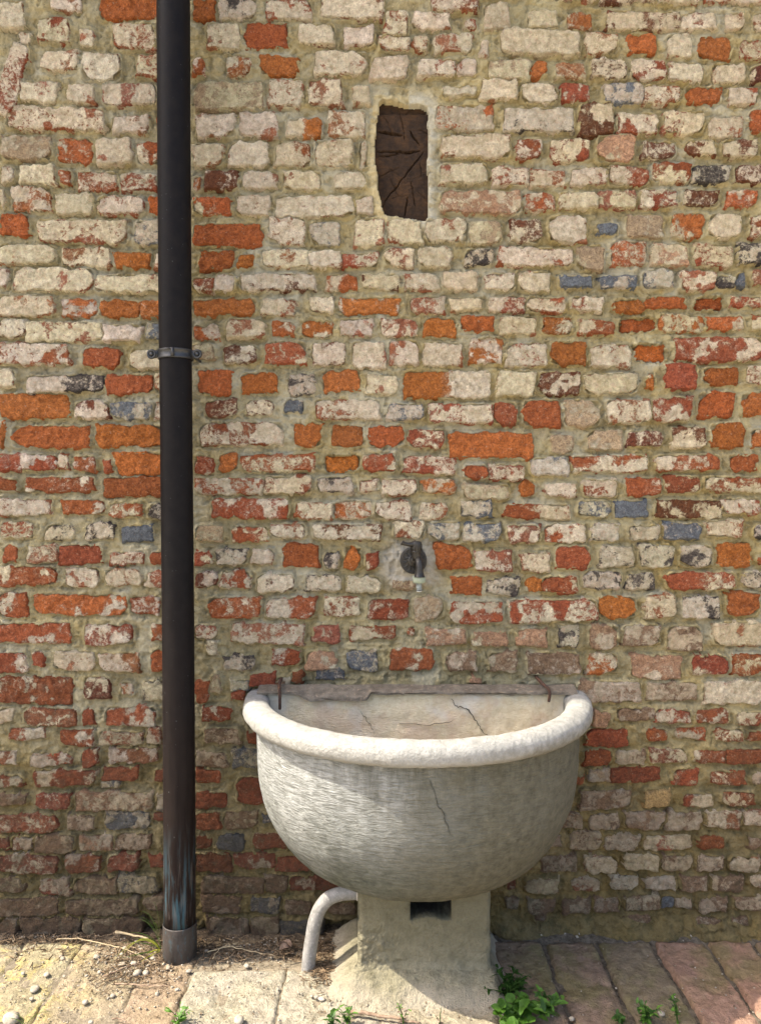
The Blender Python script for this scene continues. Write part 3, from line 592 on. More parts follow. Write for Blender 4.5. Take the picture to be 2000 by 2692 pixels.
for i in range(24):
    x = -8.8+i*.76
    part('rafter', box(x, x+.08, EY+.04, -.0, -.10, -.003), M['wood_eave'], eave, False)
part('roof_covering', [(np.array([(-9, EY-.00, .034), (9, EY-.00, .034), (9, 2.0, .95), (-9, 2.0, .95), (-9, EY, .07), (9, EY, .07), (9, 2.0, 1.0), (-9, 2.0, 1.0)]),
     [(0, 3, 2, 1), (4, 5, 6, 7), (0, 1, 5, 4), (2, 3, 7, 6), (0, 4, 7, 3), (1, 2, 6, 5)], [])], M['roof_tile'], eave, False)
# the building's body behind the wall face and its courses far along
M['render'] = mat_simple('wall_core', ((.20, .18, .12), (.34, .30, .21)), 9)
tag(part('wall_core', [box(-9, -2.68, -.0, .4, -.05, 4.45), box(2.68, 9, -.0, .4, -.05, 4.45), box(-2.7, 2.7, .075, .4, -.05, 4.45)], M['render'], wall_o, False))

# ------------------------------------------------------------------ ground
def mat_paving():
    m = NM('worn_paving', .92)
    base = m.attr('base')
    a = m.noise(7, 6, .65); b = m.noise(38, 6, .7); f = m.noise(260, 3, .7)
    c = m.mix(m.ramp(b, .3, .7), m.mix(1., base, (.58, .57, .54), 'MULTIPLY'), m.mix(1., base, (1.36, 1.36, 1.34), 'MULTIPLY'))
    c = m.mix(m.ramp(a, .42, .62, 0, .5), c, m.mix(1., c, (.96, 1.0, .84), 'MULTIPLY'))
    c = m.mix(m.ramp(f, .60, .72, 0, .5), c, (.10, .08, .05))
    x, y, z = m.sep()
    # yellow lichen on the outer slabs, olive algae on the far side
    li = m.math('MULTIPLY', m.ramp(m.noise(13, 6, .7, .5, m.map(loc=(3, 4, 0))), .50, .60), m.ramp(x, -.72, -.95, 0, .45))
    c = m.mix(li, c, m.mix(m.ramp(b, .4, .6), (.50, .40, .14), (.56, .42, .08)))
    al = m.math('MULTIPLY', m.ramp(m.noise(4.6, 5, .6, .3, m.map(loc=(7.7, 1.3, 0))), .46, .56), m.ramp(x, .30, .45, 0, .6))
    c = m.mix(al, c, m.mix(m.ramp(b, .35, .65), (.12, .11, .035), (.21, .19, .075)))
    dk = m.ramp(m.noise(20, 6, .75, 0, m.map(loc=(1, 1, 5))), .60, .70, 0, .75)
    c = m.mix(dk, c, (.11, .085, .05))
    h = m.math('ADD', b, m.math('MULTIPLY', m.noise(110, 4, .7), .7))
    return m.out(c, m.bump(h, .011))
M['paving'] = mat_paving()
M['soil'] = mat_simple('dry_soil', ((.055, .040, .026), (.16, .115, .070), (.30, .23, .15)), 60, bump=.006, bscale=150)
M['jointdirt'] = mat_simple('joint_dirt', ((.055, .042, .028), (.17, .14, .10)), 70, bump=.004)
# broad ground sheet (unseen yard in front, kept pale to bounce light onto the wall)
gx = np.concatenate([np.linspace(-40, -2.7, 12), np.linspace(-2.5, 2.5, 40), np.linspace(2.7, 40, 12)])
gy = np.concatenate([np.linspace(-60, -2.3, 16), np.linspace(-2.1, -.6, 12), np.linspace(-.5, .35, 60)])
V, Q = hf(gx, gy, lambda x, y: -.020 + .003*fbm(x, y, 12, 3, 3) - .0*y)
M['yard'] = mat_simple('pale_bounce_gravel', ((.40, .34, .25), (.56, .50, .385), (.46, .41, .33)), 9, bump=.006, bscale=90)
g = tag(link('ground', mesh_np('ground', V, Q, True, (M['yard'],))), kind='structure')
pv = empty('pavement', (0, -.3, 0), label='worn paving along the foot of the wall', kind='structure')
def slab(x0, x1, y0, y1, colr, zoff=0., tilt=0., cell=.008, skew=0.):
    nx = max(6, int((x1-x0)/cell)); ny = max(6, int((y1-y0)/cell))
    xs_ = np.linspace(x0, x1, nx); ys_ = np.linspace(y0, y1, ny)
    X, Y = np.meshgrid(xs_, ys_, indexing='ij')
    dx = np.minimum(X-x0, x1-X); dy = np.minimum(Y-y0, y1-Y); dm = np.minimum(dx, dy)
    Zz = zoff + tilt*(X-x0) + .0075*fbm(X, Y, 10, 4, 7) + .0030*fbm(X, Y, 50, 4, 8) - .0045*sst(.010, .0, dm + .007*fbm(X, Y, 40, 3, 9))
    pitm = sst(.20, .32, fbm(X, Y, 26, 3, 19)); Zz -= .0045*pitm
    Zz = np.where(dm < 1e-6, zoff-.016, Zz)
    w_ = sst(.02, 0, dm); X = X + w_*.010*fbm(X, Y, 20, 4, 11) + skew*(Y-y1); Y = Y + w_*.010*fbm(X, Y, 20, 4, 12)
    me = mesh_np('paving_slab', np.stack([X, Y, Zz], -1).reshape(-1, 3) - np.array([0, -.3, 0]), gridq(nx, ny), True, (M['paving'],))
    at = me.attributes.new('base', 'FLOAT_COLOR', 'POINT')
    at.data.foreach_set('color', np.tile(np.array([*colr, 1], np.float32), len(me.vertices)))
    return link('paving_slab', me, pv)
TANS = (.29, .245, .165); PINK = (.33, .20, .145); GREY = (.34, .30, .235); BRN = (.19, .135, .095); GRN = (.19, .15, .10)
def gxw(px, py): return ground(px, py)[0]
jl = [gxw(-420, 2480)-.2, gxw(-60, 2480), gxw(70, 2480), gxw(213, 2490), gxw(390, 2560)-.02, gxw(512, 2540), -.265, .0, .30]
cl = [TANS, (.32, .27, .175), (.33, .28, .185), (.31, .25, .17), (.31, .23, .16), (.34, .30, .235), (.34, .30, .235), (.33, .28, .21)]
for i in range(len(jl)-1):
    wide = jl[i+1]-jl[i]
    top = (-.028 + rng.uniform(-.006, .006)) if i < 4 else (-.12 if i == 4 else -.165)
    slab(jl[i]-.0035, jl[i+1]+.0035, -.80, top, cl[i], 0., rng.normal(0, .004), .008 if i else .02)
    slab(jl[i]+.01, jl[i+1]-.002, -1.36, -.812, cl[(i+2) % 8], 0, 0, .02)
jr = [.318, gxw(1418, 2455), gxw(1554, 2455), gxw(1698, 2455), gxw(1836, 2455), 1.105, 1.27, 1.44, 1.6]
cr = [(.22, .155, .11), (.23, .16, .115), (.215, .165, .11), (.31, .19, .135), (.33, .195, .14), (.30, .2, .15), PINK, BRN]
for i in range(len(jr)-1):
    slab(jr[i]+.0035, jr[i+1]-.0035, -.62, -.035, cr[i], .004+rng.normal(0, .0015), rng.normal(0, .006), .007 if i < 6 else .02)
    slab(jr[i]+.004, jr[i+1]-.004, -1.25, -.632, cr[(i+3) % 8], .0, 0, .02)
M['sand'] = mat_simple('joint_sand', ((.13, .105, .07), (.26, .215, .15), (.30, .25, .18)), 60, bump=.004)
V, Q = hf(np.arange(-2.2, .28, .01), np.arange(-1.3, -.02, .01), lambda x, y: -.0052 + .004*fbm(x, y, 35, 3, 18))
tag(link('joint_sand', mesh_np('joint_sand', V, Q, True, (M['sand'],))), kind='structure')
# strip of dry soil between slabs and wall
def soilz(x, y):
    return -.006 + .010*fbm(x, y, 14, 4, 13) + .006*fbm(x, y, 60, 3, 15) + .012*sst(-.05, .0, y)
V, Q = hf(np.arange(-1.6, .0, .006), np.arange(-.215, .05, .006), lambda x, y: np.where(y < -.045+.02*fbm(x, y, 5, 2, 2) - .13*sst(-.80, -.6, x), soilz(x, y)-.045, soilz(x, y)))
tag(link('soil_strip', mesh_np('soil_strip', V, Q, True, (M['soil'],))), kind='structure')
V, Q = hf(np.arange(.28, 1.7, .01), np.arange(-.6, .05, .01), lambda x, y: -.009 + .006*fbm(x, y, 30, 3, 17) + .012*sst(-.06, 0, y))
tag(link('joint_soil', mesh_np('joint_soil', V, Q, True, (M['jointdirt'],))), kind='structure')

# ------------------------------------------------------------------ basin
CX = .107
basin = empty('stone_basin', (CX, 0, .2), label='half round pale stone basin with thick rolled rim mounted against the brick wall', cat='basin')
def revolve(prof, n=150, noise=.0022, ks=3):
    """prof: list of (r,z); half turn in front of the wall"""
    P = np.array(prof); 
    ph = np.linspace(-.03, math.pi+.03, n)
    R, PH = np.meshgrid(P[:, 0], ph, indexing='xy'); Zz = np.tile(P[:, 1], (n, 1))
    arc = PH*.5
    tt = np.tile(np.concatenate([[0], np.cumsum(np.hypot(np.diff(P[:, 0]), np.diff(P[:, 1])))]), (n, 1))
    dn = noise*fbm(arc, tt, 14, 5, ks) + noise*.55*fbm(arc, tt, 60, 3, ks+5)
    g0, g1 = np.gradient(P[:, 0]), np.gradient(P[:, 1]); L = np.hypot(g0, g1)+1e-9
    R = R + dn*(g1/L)[None]; Zz = Zz - dn*(g0/L)[None]
    X = -R*np.cos(PH); Y = -R*np.sin(PH)
    return np.stack([X, Y, Zz-.2], -1).reshape(-1, 3), gridq(n, len(P))[:, ::-1], []
def interp(pts, n):
    pts = np.array(pts, float)
    # catmull-rom
    out = []; m_ = len(pts)
    for i in range(m_-1):
        p0, p1, p2, p3 = pts[max(i-1, 0)], pts[i], pts[i+1], pts[min(i+2, m_-1)]
        for t in np.linspace(0, 1, n, endpoint=False):
            out.append(.5*((2*p1) + (-p0+p2)*t + (2*p0-5*p1+4*p2-p3)*t*t + (-p0+3*p1-3*p2+p3)*t**3))
    out.append(pts[-1]); return np.array(out)
outer = interp([(.0, .228), (.10, .230), (.19, .236), (.285, .258), (.365, .306), (.422, .380), (.460, .475), (.472, .58), (.474, .70)], 9)
inner = interp([(.436, .72), (.432, .64), (.415, .53), (.37, .43), (.28, .35), (.15, .32), (.0, .315)], 6)
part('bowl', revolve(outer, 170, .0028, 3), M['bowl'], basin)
part('bowl_lining', revolve(inner, 90, .003, 13), M['rim'], basin)
rp = []
for k in range(25):
    a = -math.pi*.62 + 2*math.pi*k/24
    rp.append((.4735 + .0385*math.copysign(abs(math.cos(a))**.85, math.cos(a)),   .7170 + .0315*math.copysign(abs(math.sin(a))**.85, math.sin(a))))
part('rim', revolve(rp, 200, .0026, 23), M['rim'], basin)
# back slab inside the basin
def mat_back():
    m = NM('stained_back_slab', .85); x, y, z = m.sep()
    a = m.noise(9, 6, .65); b = m.noise(60, 5, .7)
    c = m.mix(m.ramp(b, .3, .7), (.64, .50, .30), (.80, .68, .46))
    c = m.mix(m.ramp(a, .48, .62, 0, .6), c, (.62, .44, .30))
    c = m.mix(m.ramp(m.noise(6, 5, .6, 0, m.map(loc=(4, 4, 4))), .5, .65, 0, .7), c, (.70, .66, .56))
    h = m.math('ADD', m.math('MULTIPLY', m.noise(1., 4, .6, .5, m.map(scale=(90, 90, 260), rot=(0, .5, 0))), .8), b)
    return m.out(c, m.bump(h, .004))
M['back'] = mat_back()
xs_ = np.arange(-.45, .451, .006); zs_ = np.arange(.40, .757, .006)
Xb, Zb = np.meshgrid(xs_, zs_, indexing='ij')
Yb = -.030 - .008*fbm(Xb, Zb, 12, 4, 44) + .03*sst(.742, .757, Zb + .012*fbm(Xb, Zb, 14, 3, 45))
part('back_slab', (np.stack([Xb, Yb, Zb-.2], -1).reshape(-1, 3), gridq(len(xs_), len(zs_)), []), M['back'], basin)
# cement fillet where slab meets wall
M['cement'] = mat_simple('grey_cement', ((.11, .09, .065), (.21, .175, .13), (.30, .22, .15)), 40, bump=.005)
fx = np.arange(-.47, .475, .006); ft = np.linspace(0, 1, 12)
Xf, Tf = np.meshgrid(fx, ft, indexing='ij')
drop = .018*sst(-.36, -.31, Xf)*sst(-.135, -.145, Xf)
Yf = -.048 + .052*sst(.25, 1, Tf) + .006*fbm(Xf, Tf*.1, 30, 4, 46); Zf = .751 - drop + (.013+drop)*sst(0, .95, Tf) + .004*fbm(Xf, Tf*.2, 22, 4, 47)
Zf = np.where(Tf < .01, Zf-.004, Zf)
cf = part('cement_fillet', (np.stack([Xf, Yf, Zf-.2], -1).reshape(-1, 3), gridq(len(fx), len(ft)), []), M['cement'], basin)
# cracks: shallow dark fissures following the stone
M['crack'] = mat_simple('crack_shadowed_dirt', ((.05, .042, .03), (.09, .075, .05)), 90)
def ribbon(pts, w):
    V = []; Q = []
    pts = [Vector(p) for p in pts]
    for i, p_ in enumerate(pts):
        t = (pts[min(i+1, len(pts)-1)]-pts[max(i-1, 0)]).normalized()
        n_ = Vector((p_.x, p_.y, 0)).normalized() if abs(p_.y) > .1 else Vector((0, -1, 0))
        s = t.cross(n_).normalized()*w*(.35+.65*math.sin(math.pi*(i+.5)/len(pts)))*random.uniform(.5, 1.3)
        V += [p_-s, p_+n_*(-.003), p_+s]
    for i in range(len(pts)-1):
        for k in range(2): Q.append((i*3+k, i*3+3+k, i*3+4+k, i*3+1+k))
    return np.array([tuple(v) for v in V]), Q, []
def jag(pts, n=6, a=.003):
    out = []
    for i in range(len(pts)-1):
        for t in range(n):
            f = t/n; p_ = [pts[i][k]*(1-f)+pts[i+1][k]*f for k in range(2)]
            out.append((p_[0]+random.uniform(-a, a), p_[1]+random.uniform(-a, a)))
    out.append(pts[-1]); return out
def onback(lst):
    r = []
    for px, py in lst:
        x, z = wall(px, py, -.034); r.append((float(x)-CX, float(z)))
    return [(x, -.0365 - .008*float(fbm(x, z, 12, 4, 44)), z-.2) for x, z in jag(r)]
part('crack', ribbon(onback([(1187, 1835), (1200, 1856), (1228, 1861), (1252, 1895), (1268, 1925), (1302, 1945)]), .0015), M['crack'], basin)
part('crack', ribbon(onback([(945, 1870), (975, 1905), (985, 1935)]), .0007), M['crack'], basin)
part('crack', ribbon(onback([(1050, 1900), (1130, 1905), (1190, 1893)]), .0006), M['crack'], basin)
rz_r = outer[:, 0]; rz_z = outer[:, 1]
def onbowl(lst, ks=3):
    r = []
    for ph, z in jag(lst, 6, .004):
        R = np.interp(z, rz_z, rz_r)+.0018
        r.append((R*math.sin(ph), -R*math.cos(ph), z-.2))
    return r
part('crack', ribbon(onbowl([(.02, .655), (.06, .60), (.10, .56), (.13, .515)]), .0004), M['crack'], basin)
# rusty hooks at both ends of the slab
M['rust'] = mat_simple('rusty_iron', ((.045, .03, .025), (.10, .05, .03), (.20, .08, .03)), 120, .8, .002)
def hook(px, py0, py1, curl, label):
    x, z0 = wall(px, py0, -.05); _, z1 = wall(px, py1, -.05); x = float(x); z0 = float(z0); z1 = float(z1)
    o = empty('iron_hook', (x, -.03, z0), label=label, cat='hook')
    path = [(-.012*curl, .045, .008), (-.010*curl, .0, .006), (-.004*curl, -.022, .0), (.006*curl, -.032, -.008), (.010*curl, -.034, -.5*(z0-z1)), (.008*curl, -.030, z1-z0)]
    part('shank', [tube(interp(path, 5), np.linspace(.0055, .0042, 26), 8)], M['rust'], o)
    return o
hook(735, 1806, 1862, .25, 'rusty straight iron spike pinning the left end of the basin')
hook(1432, 1800, 1842, 1.1, 'bent rusty iron hook at the right end of the basin back')

# ------------------------------------------------------------------ pedestal and footing
def mat_ped():
    m = NM('rough_cement_render', .93); x, y, z = m.sep()
    a = m.noise(6, 6, .65); b = m.noise(40, 6, .7); f = m.noise(280, 3, .7)
    c = m.mix(m.ramp(b, .3, .7), (.17, .15, .095), (.33, .295, .195))
    c = m.mix(m.ramp(m.math('ADD', m.math('MULTIPLY', a, .35), z), .22, .36, 0, .6), c, (.13, .12, .07))
    c = m.mix(m.ramp(m.math('ADD', m.math('MULTIPLY', a, .10), z), .085, .055, 0, .8), c, (.38, .33, .245))
    c = m.mix(m.ramp(f, .6, .7, 0, .5), c, (.12, .10, .06))
    c = m.mix(m.ramp(m.noise(17, 6, .75, 0, m.map(loc=(2, 8, 1))), .56, .68, 0, .7), c, (.09, .08, .045))
    inx = m.math('MULTIPLY', m.ramp(x, .070, .082), m.ramp(x, .205, .193)); hole_shade = m.math('MULTIPLY', m.math('MULTIPLY', inx, m.ramp(z, .17, .19)), m.ramp(m.math('ADD', y, m.math('MULTIPLY', b, .03)), -.225, -.195))
    c = m.mix(hole_shade, c, (.022, .019, .014))  # shade inside the recess painted as a dark colour
    return m.out(c, m.bump(m.math('ADD', b, m.math('MULTIPLY', m.noise(120, 4, .7), .8)), .011))
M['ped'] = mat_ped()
PX0, PX1, PY = -.062, .300, -.236
ped = empty('pedestal', ((PX0+PX1)/2, -.12, 0), label='square cement pedestal with a dark recess carrying the stone basin', cat='pedestal')
pcx = (PX0+PX1)/2
def face(us, zs_, fn):
    U, Zz = np.meshgrid(us, zs_, indexing='ij'); return fn(U, Zz), gridq(len(us), len(zs_)), []
hx0 = (1080-1000)/F*2.07; hx1 = (1190-1000)/F*2.07
def pf(U, Zz):
    hole = sst(0, .005, U-hx0)*sst(0, .005, hx1-U)*sst(.186, .192, Zz - .005*np.sin(U*60))
    rough_l = sst(.14, .06, U-PX0)*sst(.20, .10, Zz)
    edge = np.minimum(U-PX0, PX1-U)
    flare = .055*sst(.07, -.01, Zz + .012*fbm(U, Zz, 10, 3, 66))**1.0
    Y = PY + .010*sst(.012, 0, edge) - .004*fbm(U, Zz, 16, 4, 62) - rough_l*.018*np.abs(fbm(U, Zz, 38, 4, 64)) - flare + .21*hole
    Xx = U + (U-pcx)/.18*.04*sst(.06, 0, Zz)*np.where(U < pcx, 1.6, .2) + .003*fbm(U, Zz, 20, 3, 63)
    return np.stack([Xx-pcx, Y+.12, Zz], -1).reshape(-1, 3)
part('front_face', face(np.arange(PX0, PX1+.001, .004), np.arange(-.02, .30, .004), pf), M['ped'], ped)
def sideface(x, sgn):
    def fn(U, Zz):
        fl = .040*sst(.06, 0, Zz)*(1.6 if sgn < 0 else .2)
        return np.stack([x + sgn*(fl + .004*fbm(U, Zz, 16, 4, 67)) - pcx, U+.12, Zz], -1).reshape(-1, 3)
    return fn
us = np.arange(-.226, .021, .006); us[0] = -.2275
part('side_face', face(us, np.arange(-.02, .30, .006), sideface(PX0, -1)), M['ped'], ped)
part('side_face', face(us, np.arange(-.02, .30, .006), sideface(PX1, 1)), M['ped'], ped)
# lumpy apron of cement at its foot
def apron(x, y):
    # distance to pedestal plan
    dx = np.maximum(np.maximum((PX0-.0)-x, x-(PX1)), 0); dy = np.maximum(PY-y, 0)
    d = np.hypot(dx*np.where(x < pcx, 1., 2.2), dy*.9) + .020*fbm(x, y, 9, 4, 68)
    return .055*sst(.13, .0, d)**1.5 - .006 + .004*fbm(x, y, 30, 4, 69) + .055*sst(-.14, -.02, x)*sst(.02, -.03, x)*sst(-.17, -.03, y)*0 - .03*sst(.115, .14, d)
V, Q = hf(np.arange(-.21, .42, .005), np.arange(-.42, .02, .005), apron)
V[:, 0] -= pcx; V[:, 1] += .12
part('apron', (V, Q, []), M['ped'], ped)

# ------------------------------------------------------------------ bent galvanised pipe
M['galv'] = mat_simple('weathered_galvanised_steel', ((.17, .162, .145), (.29, .275, .25), (.34, .325, .295)), 45, .6, .0015, spec=.5)
bp = empty('bent_drain_pipe', (-.205, -.16, 0), label='bent grey metal pipe rising from the ground into the pedestal side', cat='pipe')
path = interp([(0, 0, -.03), (.004, 0, .03), (.012, 0, .085), (.020, 0, .130), (.034, .002, .168), (.058, .004, .196), (.092, .006, .209), (.125, .007, .212), (.165, .008, .212)], 7)
part('tube', [tube(path, [.0195]*len(path), 24)], M['galv'], bp)
M['galv2'] = mat_simple('cement_smear', ((.36, .32, .25), (.46, .41, .33)), 50)
cl_ = interp([(.138, .006, .212), (.148, .006, .212), (.156, .006, .212)], 4)
part('collar', [tube(cl_, np.linspace(.020, .028, len(cl_)), 20)], M['galv2'], bp)

# ------------------------------------------------------------------ downpipe
def mat_down():
    m = NM('dark_oxidised_copper', .6); x, y, z = m.sep()
    m.b.inputs['Specular IOR Level'].default_value = .08
    cm = m.map(scale=(60, 60, 5)); s = m.noise(1., 5, .65, .3, cm); b = m.noise(35, 5, .6)
    c = m.mix(m.ramp(b, .3, .7), (.0055, .0050, .0055), (.0105, .0092, .0090))
    br = m.ramp(m.math('ADD', z, m.math('MULTIPLY', s, .8)), 1.5, .5, 0, .85)
    c = m.mix(br, c, m.mix(m.ramp(s, .35, .65), (.013, .0085, .0072), (.030, .020, .016)))
    lo = m.ramp(m.math('ADD', z, m.math('MULTIPLY', s, .35)), .60, .42)
    c = m.mix(m.math('MULTIPLY', lo, m.ramp(s, .50, .62, 0, .7)), c, (.045, .105, .13))
    c = m.mix(m.math('MULTIPLY', lo, m.ramp(m.noise(1., 4, .6, .2, m.map(scale=(130, 130, 9), loc=(3, 3, 3))), .54, .64, 0, .45)), c, (.12, .10, .085))
    c = m.mix(m.ramp(m.noise(170, 3, .5, 0, m.map(scale=(1, 1, .6))), .735, .76, 0, .4), c, (.20, .22, .22))
    r = m.ramp(b, .3, .7, .46, .62)
    return m.out(c, m.bump(m.math('ADD', m.noise(9, 3, .5), m.math('MULTIPLY', m.noise(200, 3, .5), .06)), .002), r)
M['down'] = mat_down()
M['collar'] = mat_simple('weathered_shoe_metal', ((.028, .022, .018), (.062, .050, .042), (.05, .075, .08)), 40, .6, .0015, stretch=(1, 1, .5), spec=.4)
M['clamp'] = mat_simple('black_painted_steel', ((.012, .013, .014), (.026, .027, .028)), 60, .38, .001, spec=.5)
DX, DY = -.579, -.105
dp = empty('downpipe', (DX, DY, 0), label='tall dark metal downpipe running the full height of the wall', cat='pipe')
zz = np.concatenate([np.linspace(.09, 2.2, 40), np.linspace(2.25, 4.44, 12)])
x_jog = [.0 + .0012*math.sin(z*2.2) for z in zz]
jz = float(wall(1000, 912, -.15)[1])
rr = [.0458 if z > jz-.01 else .0450 for z in zz]
part('pipe_tube', [tube([(x_jog[i], 0, zz[i]) for i in range(len(zz))], rr, 40)], M['down'], dp)
# shoe at the foot: open collar with a lip
v = lathe([(.0455, .100), (.0470, .102), (.0478, .098), (.0482, .05), (.0485, .004), (.0465, .000), (.040, .002), (.040, .09)], 40)
part('shoe', [v], M['collar'], dp)
# clamp with two ears, screws and stays to the wall
jz = float(wall(1000, 931, -.12)[1])
band = [(.0462, -.0135), (.0495, -.0135), (.0500, -.010), (.0485, -.008), (.0480, 0), (.0485, .007), (.0505, .009), (.0500, .0125), (.0462, .0130)]
v, q, t = lathe(band, 40, (0, 0, jz)); part('clamp_band', [(v, q, t)], M['clamp'], dp)
part('clamp_hinge', [tube([(.004, -.0515, jz-.012), (.004, -.0515, jz+.012)], .005, 10), tube([(-.012, -.051, jz+.010), (-.004, -.052, jz+.010)], .002, 6)], M['clamp'], dp)
for s in (-1, 1):
    ex = s*.0640
    prof = [(0, .0), (.0125, 0), (.0140, .003), (.0125, .0085), (.0085, .0085), (.0070, .0055), (0, .0055)]
    v, q, t = lathe(prof, 24, (ex, -.012, jz), 'y')
    e = part('clamp_ear', [(v, q, t), box(min(ex, ex-s*.022), max(ex, ex-s*.022), -.017, -.010, jz-.0105, jz+.0105)], M['clamp'], dp)
    part('screw', [tube([(ex, -.022, jz), (ex, -.016, jz)], [.0052, .0058], 6), tube([(ex*.72, -.010, jz), (ex*.66, .120, jz)], .004, 8)], M['clamp'], dp)

# ------------------------------------------------------------------ beam end in its socket
def mat_beam():
    m = NM('dark_old_oak_end_grain', .88); x, y, z = m.sep()
    pith = m.map(loc=(-bx1+.035, 0, -(bzc-.02)), scale=(1, 1, .8))
    ln = m.n('ShaderNodeVectorMath', operation='LENGTH')
    dis = m.mix(.045, pith, m.noise(16, 4, .6, 0, None, True), 'ADD'); m.put(ln.inputs[0], m.mix(1, dis, (1, 0, 1), 'MULTIPLY'))
    ring = m.math('SINE', m.math('MULTIPLY', ln.outputs['Value'], 620.))
    b = m.noise(50, 5, .7); a = m.noise(12, 4, .6)
    c = m.mix(m.ramp(b, .3, .7), (.012, .0068, .0042), (.040, .021, .0095))
    c = m.mix(m.ramp(a, .5, .64, 0, .7), c, (.072, .035, .013))
    c = m.mix(m.ramp(ring, .2, 1., 0, .22), c, (.016, .010, .007))
    h = m.math('ADD', m.math('MULTIPLY', ring, -.08), b)
    return m.out(c, m.bump(h, .0030))
M['beam'] = mat_beam()
bw = empty('beam_end', (bxc, .02, bzc), label='dark cracked timber beam end set upright in a wall socket', cat='beam')
us = np.arange(bx0-.012, bx1+.012, .0017); zs_ = np.arange(bz0-.012, bz1+.012, .0017)
Xb, Zb = np.meshgrid(us, zs_, indexing='ij')
px_, pz_ = bx1-.028, bzc-.012
H = .0008*fbm(Xb, Zb, 26, 5, 101) + .0012*fbm(Xb, Zb, 120, 3, 102)
def crackto(x0, z0, x1, z1, w, dep):
    global H
    L = math.hypot(x1-x0, z1-z0); t = ((Xb-x0)*(x1-x0)+(Zb-z0)*(z1-z0))/L**2
    off = ((Xb-x0)*(z1-z0)-(Zb-z0)*(x1-x0))/L + .004*fbm(Xb, Zb, 60, 4, int(abs(x1*999)) % 97)*1.2
    ww = w*np.clip(t*(1.12-t)*4, 0, 1)
    H = H - dep*sst(1., .75, np.abs(off)/np.maximum(ww, 1e-5))*((t > -.02) & (t < 1.1))
def P(px, py): a, b_ = wall(px, py, .01); return float(a), float(b_)
def cz_(u, v): return P(900 + u/4.859, 200 + v/4.859)
for (a, b_, w, dp_) in ([(430, 690), (745, 745), .0044, .016], [(430, 960), (960, 955), .0042, .016], [(430, 1015), (700, 990), .0022, .008],
                       [(860, 670), (965, 860), .0026, .010], [(715, 370), (800, 800), .0012, .005], [(1060, 930), (570, 1550), .0024, .010],
                       [(870, 1330), (940, 1640), .0015, .006], [(830, 1500), (800, 1760), .0024, .009], [(500, 460), (640, 700), .0011, .004],
                       [(740, 1130), (440, 1300), .0011, .004], [(560, 1550), (500, 1700), .0014, .005], [(970, 670), (1085, 715), .0012, .005],
                       [(600, 1280), (700, 1500), .0011, .004], [(1000, 1080), (1010, 1280), .0011, .004], [(1000, 320), (780, 480), .0012, .004],
                       [(830, 1500), (560, 1560), .0009, .003], [(740, 1250), (600, 1170), .0010, .003], [(940, 1450), (1080, 1560), .0010, .003]):
    crackto(*cz_(*a), *cz_(*b_), w, dp_)
H = H - .012*sst(bz1-.030, bz1-.024, Zb + .003*fbm(Xb, Zb, 40, 3, 105))            # top rounded back
me_v = np.stack([Xb-bxc, -.002 - H, Zb-bzc], -1).reshape(-1, 3)
part('end_grain', (me_v, gridq(len(us), len(zs_)), []), M['beam'], bw)
part('beam_body', box(bx0-bxc-.012, bx1-bxc+.012, .018, .30, bz0-bzc-.012, bz1-bzc+.012), M['beam'], bw, False)

# ------------------------------------------------------------------ tap
M['bronze'] = mat_simple('dark_patinated_bronze', ((.012, .011, .0095), (.034, .029, .022), (.055, .056, .05)), 90, .34, .0012, spec=.5, metal=.3)
M['plastic'] = mat_simple('pale_green_plastic', ((.25, .29, .21), (.34, .37, .28)), 60, .45, .0003)
M['plgrey'] = mat_simple('grey_plastic', ((.17, .19, .18), (.24, .26, .245)), 60, .45, .0003)
M['white'] = mat_simple('white_plastic', ((.62, .62, .58), (.72, .72, .68)), 60, .45, .0003)
M['rubber'] = mat_simple('black_rubber', ((.01, .01, .01), (.02, .02, .02)), 60, .6, .0003)
tap = empty('garden_tap', (tx, -.012, tz+.005), label='small dark bronze lever tap with ornate round backplate and hose connector', cat='tap')
TS = .0402/180        # metres per crop pixel of the tap, plate radius 180 px
def tp(u, v, y): return ((u-695)*TS, y, (535-v)*TS)
prof = [(0, .010), (.012, .011), (.016, .009), (.019, .0065), (.030, .0062), (.0345, .0068), (.0375, .0075), (.0395, .006), (.0402, .002), (.0402, -.015)]
v, q, t = lathe(prof, 72, (0, 0, 0), 'y')
bpn = part('backplate', [(v, q, t)], M['bronze'], tap)
ptl = []
for k in range(14):
    a = 2*math.pi*k/14; 
    pts = []
    for s in np.linspace(0, 1, 7):
        r = .0175+.0175*s; aa = a + .22*math.sin(s*3.1)
        pts.append((r*math.cos(aa), -.0085, r*math.sin(aa)))
    ptl.append(tube(pts, [.0009, .0016, .0022, .0026, .0025, .0018, .0008], 6))
part('leaf_relief', ptl, M['bronze'], tap)
